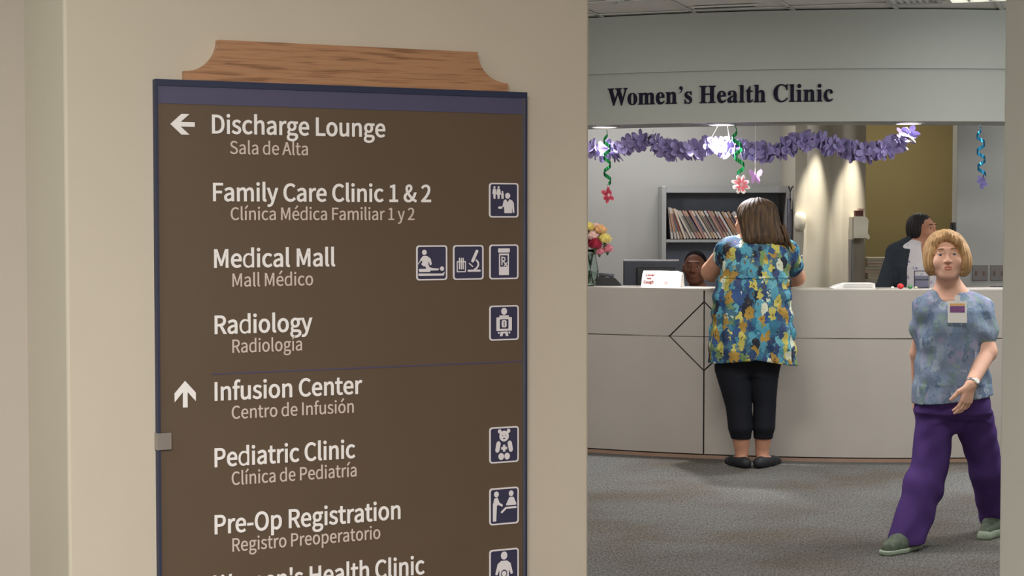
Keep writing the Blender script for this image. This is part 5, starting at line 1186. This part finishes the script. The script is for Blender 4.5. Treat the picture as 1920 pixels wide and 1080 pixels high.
for i, (kx, fx, fy, dy, r_, lb) in enumerate(fl_):
    c = at(fx, fy + 3, p.y + dy); t = thing('carnation', c, lb, 'flower', 'carnations in the glass vase')
    r_ *= 1.32; carnation(c, r_, cm[kx][0], i).build('petals', cm[kx][0], t)
    foot_ = p + Vector((math.cos(i * 2.4) * .018, math.sin(i * 2.4) * .018, .015)); neck_ = p + Vector((math.cos(i * 2.4) * -.018, math.sin(i * 2.4) * -.018, hv * .85))
    MB().tube([foot_, neck_, neck_ * .4 + c * .6 - Z * .004, c - Z * r_ * .4], [.0022, .0022, .0022, .003], 8).build('stem', stem_m, t, smooth=True)
    MB().lathe(c - Z * r_ * .95, [(.003, 0), (.008, .006), (.010, r_ * .6)], 10).build('calyx', stem_m, t, smooth=True)

# ================================================================== DECORATIONS
petal_rnd = random.Random(11)
lil = [mat('lilac_tissue', (134, 122, 168), .8, var=.08, scale=30), mat('lavender_tissue', (146, 136, 182), .8, var=.08, scale=30)]
def paper_flower_mesh(r, petals=6, seed=0, th=.0012):
    rn = random.Random(seed); pts = []
    n = petals * 10
    for i in range(n):
        a = 2 * math.pi * i / n; q = abs(math.sin(a * petals / 2)) ** .62; rr_ = r * (.38 + .62 * q); pts.append((rr_ * math.cos(a), rr_ * math.sin(a)))
    V_, F_ = fill2d([[pts, disc(0, 0, r * .10, 10)]], 0, th)
    V_ = [(x, y, z + .010 * math.sin(3 * math.atan2(y, x) + seed) * math.hypot(x, y) / r) for x, y, z in V_]
    me = D.meshes.new('paper_flower'); me.from_pydata(V_, [], F_); me.update(); return me
fmeshes = []
for i in range(4):
    m_ = paper_flower_mesh(.078, 6 if i % 2 else 5, i); m_.materials.append(lil[i % 2]); fmeshes.append(m_)
gpx = [(1100, 278), (1122, 282), (1150, 285), (1178, 272), (1205, 262), (1228, 268), (1255, 282), (1285, 284), (1320, 276), (1345, 272), (1375, 278), (1400, 280), (1425, 284), (1450, 286), (1475, 276), (1500, 264), (1530, 266), (1560, 274), (1590, 282), (1625, 284), (1655, 282), (1676, 274), (1695, 262), (1708, 246)]
rG = AR - .165
def garland_pt(px, py):
    s_, z_ = arc_at(px, py, rG); return arc(s_, rG, z_)
gp_ = [garland_pt(a, b) for a, b in gpx]
g0_ = garland_pt(1400, 276)
gt_ = thing('paper_garland', g0_, 'long lilac paper flower garland swagged under the clinic header', 'garland')
MB().tube(gp_ + [garland_pt(1714, 233)], .0022, 6).build('string', lil[0], gt_, smooth=True)
# sample the string evenly
cum = [0]
for i in range(1, len(gp_)): cum.append(cum[-1] + (gp_[i] - gp_[i - 1]).length)
nF = 84
for i in range(nF):
    d_ = cum[-1] * (i + .5) / nF; k = max(j for j in range(len(cum)) if cum[j] <= d_); k = min(k, len(gp_) - 2); f = (d_ - cum[k]) / (cum[k + 1] - cum[k]); q = gp_[k].lerp(gp_[k + 1], f); tn = (gp_[k + 1] - gp_[k]).normalized()
    yaw = petal_rnd.choice([-1, 1]) * R(petal_rnd.uniform(18, 62)); nrm = Matrix.Rotation(yaw, 3, 'Z') @ tn; nrm = (nrm if nrm.y < 0 else -nrm); nrm = (nrm + Vector((0, 0, petal_rnd.uniform(-.1, .5)))).normalized()
    o = link('paper_flower', fmeshes[i % 4], None, gt_, q + Vector((0, 0, petal_rnd.uniform(-.008, .008))))
    rot = nrm.to_track_quat('Z', 'Y').to_matrix() @ Matrix.Rotation(petal_rnd.uniform(0, 6.28), 3, 'Z'); o.rotation_euler = rot.to_euler(); s_ = petal_rnd.uniform(.84, 1.05); o.scale = (s_, s_, s_)
MB().tube([arc(arc_at(1340, 232)[0], rG, zb), garland_pt(1332, 262)], .0016, 6).tube([arc(arc_at(1356, 232)[0], rG, zb), garland_pt(1368, 262)], .0016, 6).build('hanging_string', M['paper'], gt_)

def swirl(px, py0, py1, r_, turns, m, fl_px, fl_py, fr, fm_, cm_, lab, rr2=AR - .06, amp=.022, lean=0.0, petals=6, twist=0):
    s_, zf = arc_at(fl_px, fl_py, rr2); s2, _ = arc_at(px, py0, rr2); top = arc(s2, rr2, zb)
    zend = arc_at(fl_px, py1, rr2)[1]; bot = arc(s_, rr2, zend)
    t = thing('hanging_swirl', top, lab, 'decoration')
    n = 70; rings = []
    for i in range(n + 1):
        f = i / n; c = top.lerp(bot, f); a = 2 * math.pi * turns * max(0, (f - .12) / .88); am = amp * min(1, max(0, (f - .08) * 5))
        c = c + Vector((math.cos(a) * am, math.sin(a) * am, 0)); w_ = r_ * (1.0 if f > .2 else .35 + 3.2 * f)
        td = Vector((-math.sin(a), math.cos(a), 0)) * .25 + Z; td.normalize(); ot = Vector((math.cos(a), math.sin(a), 0))
        rings.append([c - td * w_ - ot * .0004, c + td * w_ - ot * .0004, c + td * w_ + ot * .0004, c - td * w_ + ot * .0004])
    MB().loft(rings).build('ribbon', m, t)
    c = arc(s_, rr2, zf); nn_ = Vector((.25 + twist, -1, .05)).normalized(); q_ = nn_.to_track_quat('Z', 'Y').to_matrix()
    V_, F_ = [], []
    me = paper_flower_mesh(fr, petals, 3, .003); me.materials.append(fm_)
    o = link('paper_flower', me, None, t, c); o.rotation_euler = q_.to_euler()
    if cm_:
        me2 = paper_flower_mesh(fr * .74, petals, 3, .003); me2.materials.append(cm_); o2 = link('inner_petals', me2, None, o, c + nn_ * .006); o2.rotation_euler = (0, 0, 0); o2.location = (0, 0, .006)
        me3 = MB().lathe((0, 0, 0), [(fr * .22, 0), (fr * .22, .004), (fr * .12, .006)], 16).mesh('flower_eye'); me3.materials.append(M['pinkp']); o3 = link('flower_eye', me3, None, o, c); o3.location = (0, 0, .010)
    MB().tube([bot, c + Z * fr * .8], .0012, 5).build('thread', M['black'], t)
    return t
gm = mat('green_foil_ribbon', (20, 120, 62), .28, .6); bm2 = mat('teal_foil_ribbon', (40, 128, 168), .25, .7)
pk = mat('red_pink_card', (204, 84, 100), .6); pk2 = mat('salmon_pink_card', (232, 122, 132), .6)
swirl(1137, 236, 345, .012, 3.2, gm, 1139, 366, .054, pk, mat('deep_pink_card', (176, 52, 76), .6), 'green foil swirl with a red pink flower hanging at the left of the header', amp=.024, twist=.7)
swirl(1378, 236, 326, .013, 2.4, gm, 1389, 346, .062, M['paper'], pk2, 'green foil swirl with a white-edged pink flower hanging above the woman in the tunic', amp=.028, petals=8)
swirl(1837, 240, 330, .011, 3.0, bm2, 1841, 341, .048, mat('lilac_card', (120, 112, 168), .6), None, 'teal foil swirl with a lilac flower hanging at the right of the header', amp=.026, twist=.5, petals=7)
# lilac paper butterfly beside the middle swirl
s_, z_ = arc_at(1416, 330, AR - .10); c = arc(s_, AR - .10, z_)
t = thing('paper_butterfly', c, 'translucent lilac paper butterfly hanging right of the pink flower', 'decoration')
bm3 = mat('sheer_lilac_paper', (186, 142, 196), .6, var=.1, scale=30)
for sx in (-1, 1):
    w_ = [(0, 0), (.018, .030), (.042, .044), (.054, .030), (.046, .006), (.030, -.006), (.036, -.030), (.026, -.050), (.010, -.040)]
    emit('wing', fill2d([[[(a * sx, b) for a, b in w_]]], 0, .001), lambda x, y, z: c + Vector((x * .8, -abs(x) * .55 + z, y)), bm3, t)
MB().tube([c - Z * .035, c + Z * .03], .003, 8).build('body', bm3, t, smooth=True); MB().tube([c + Z * .03, Vector((c.x, c.y, zb))], .0008, 5).build('thread', M['paper'], t)
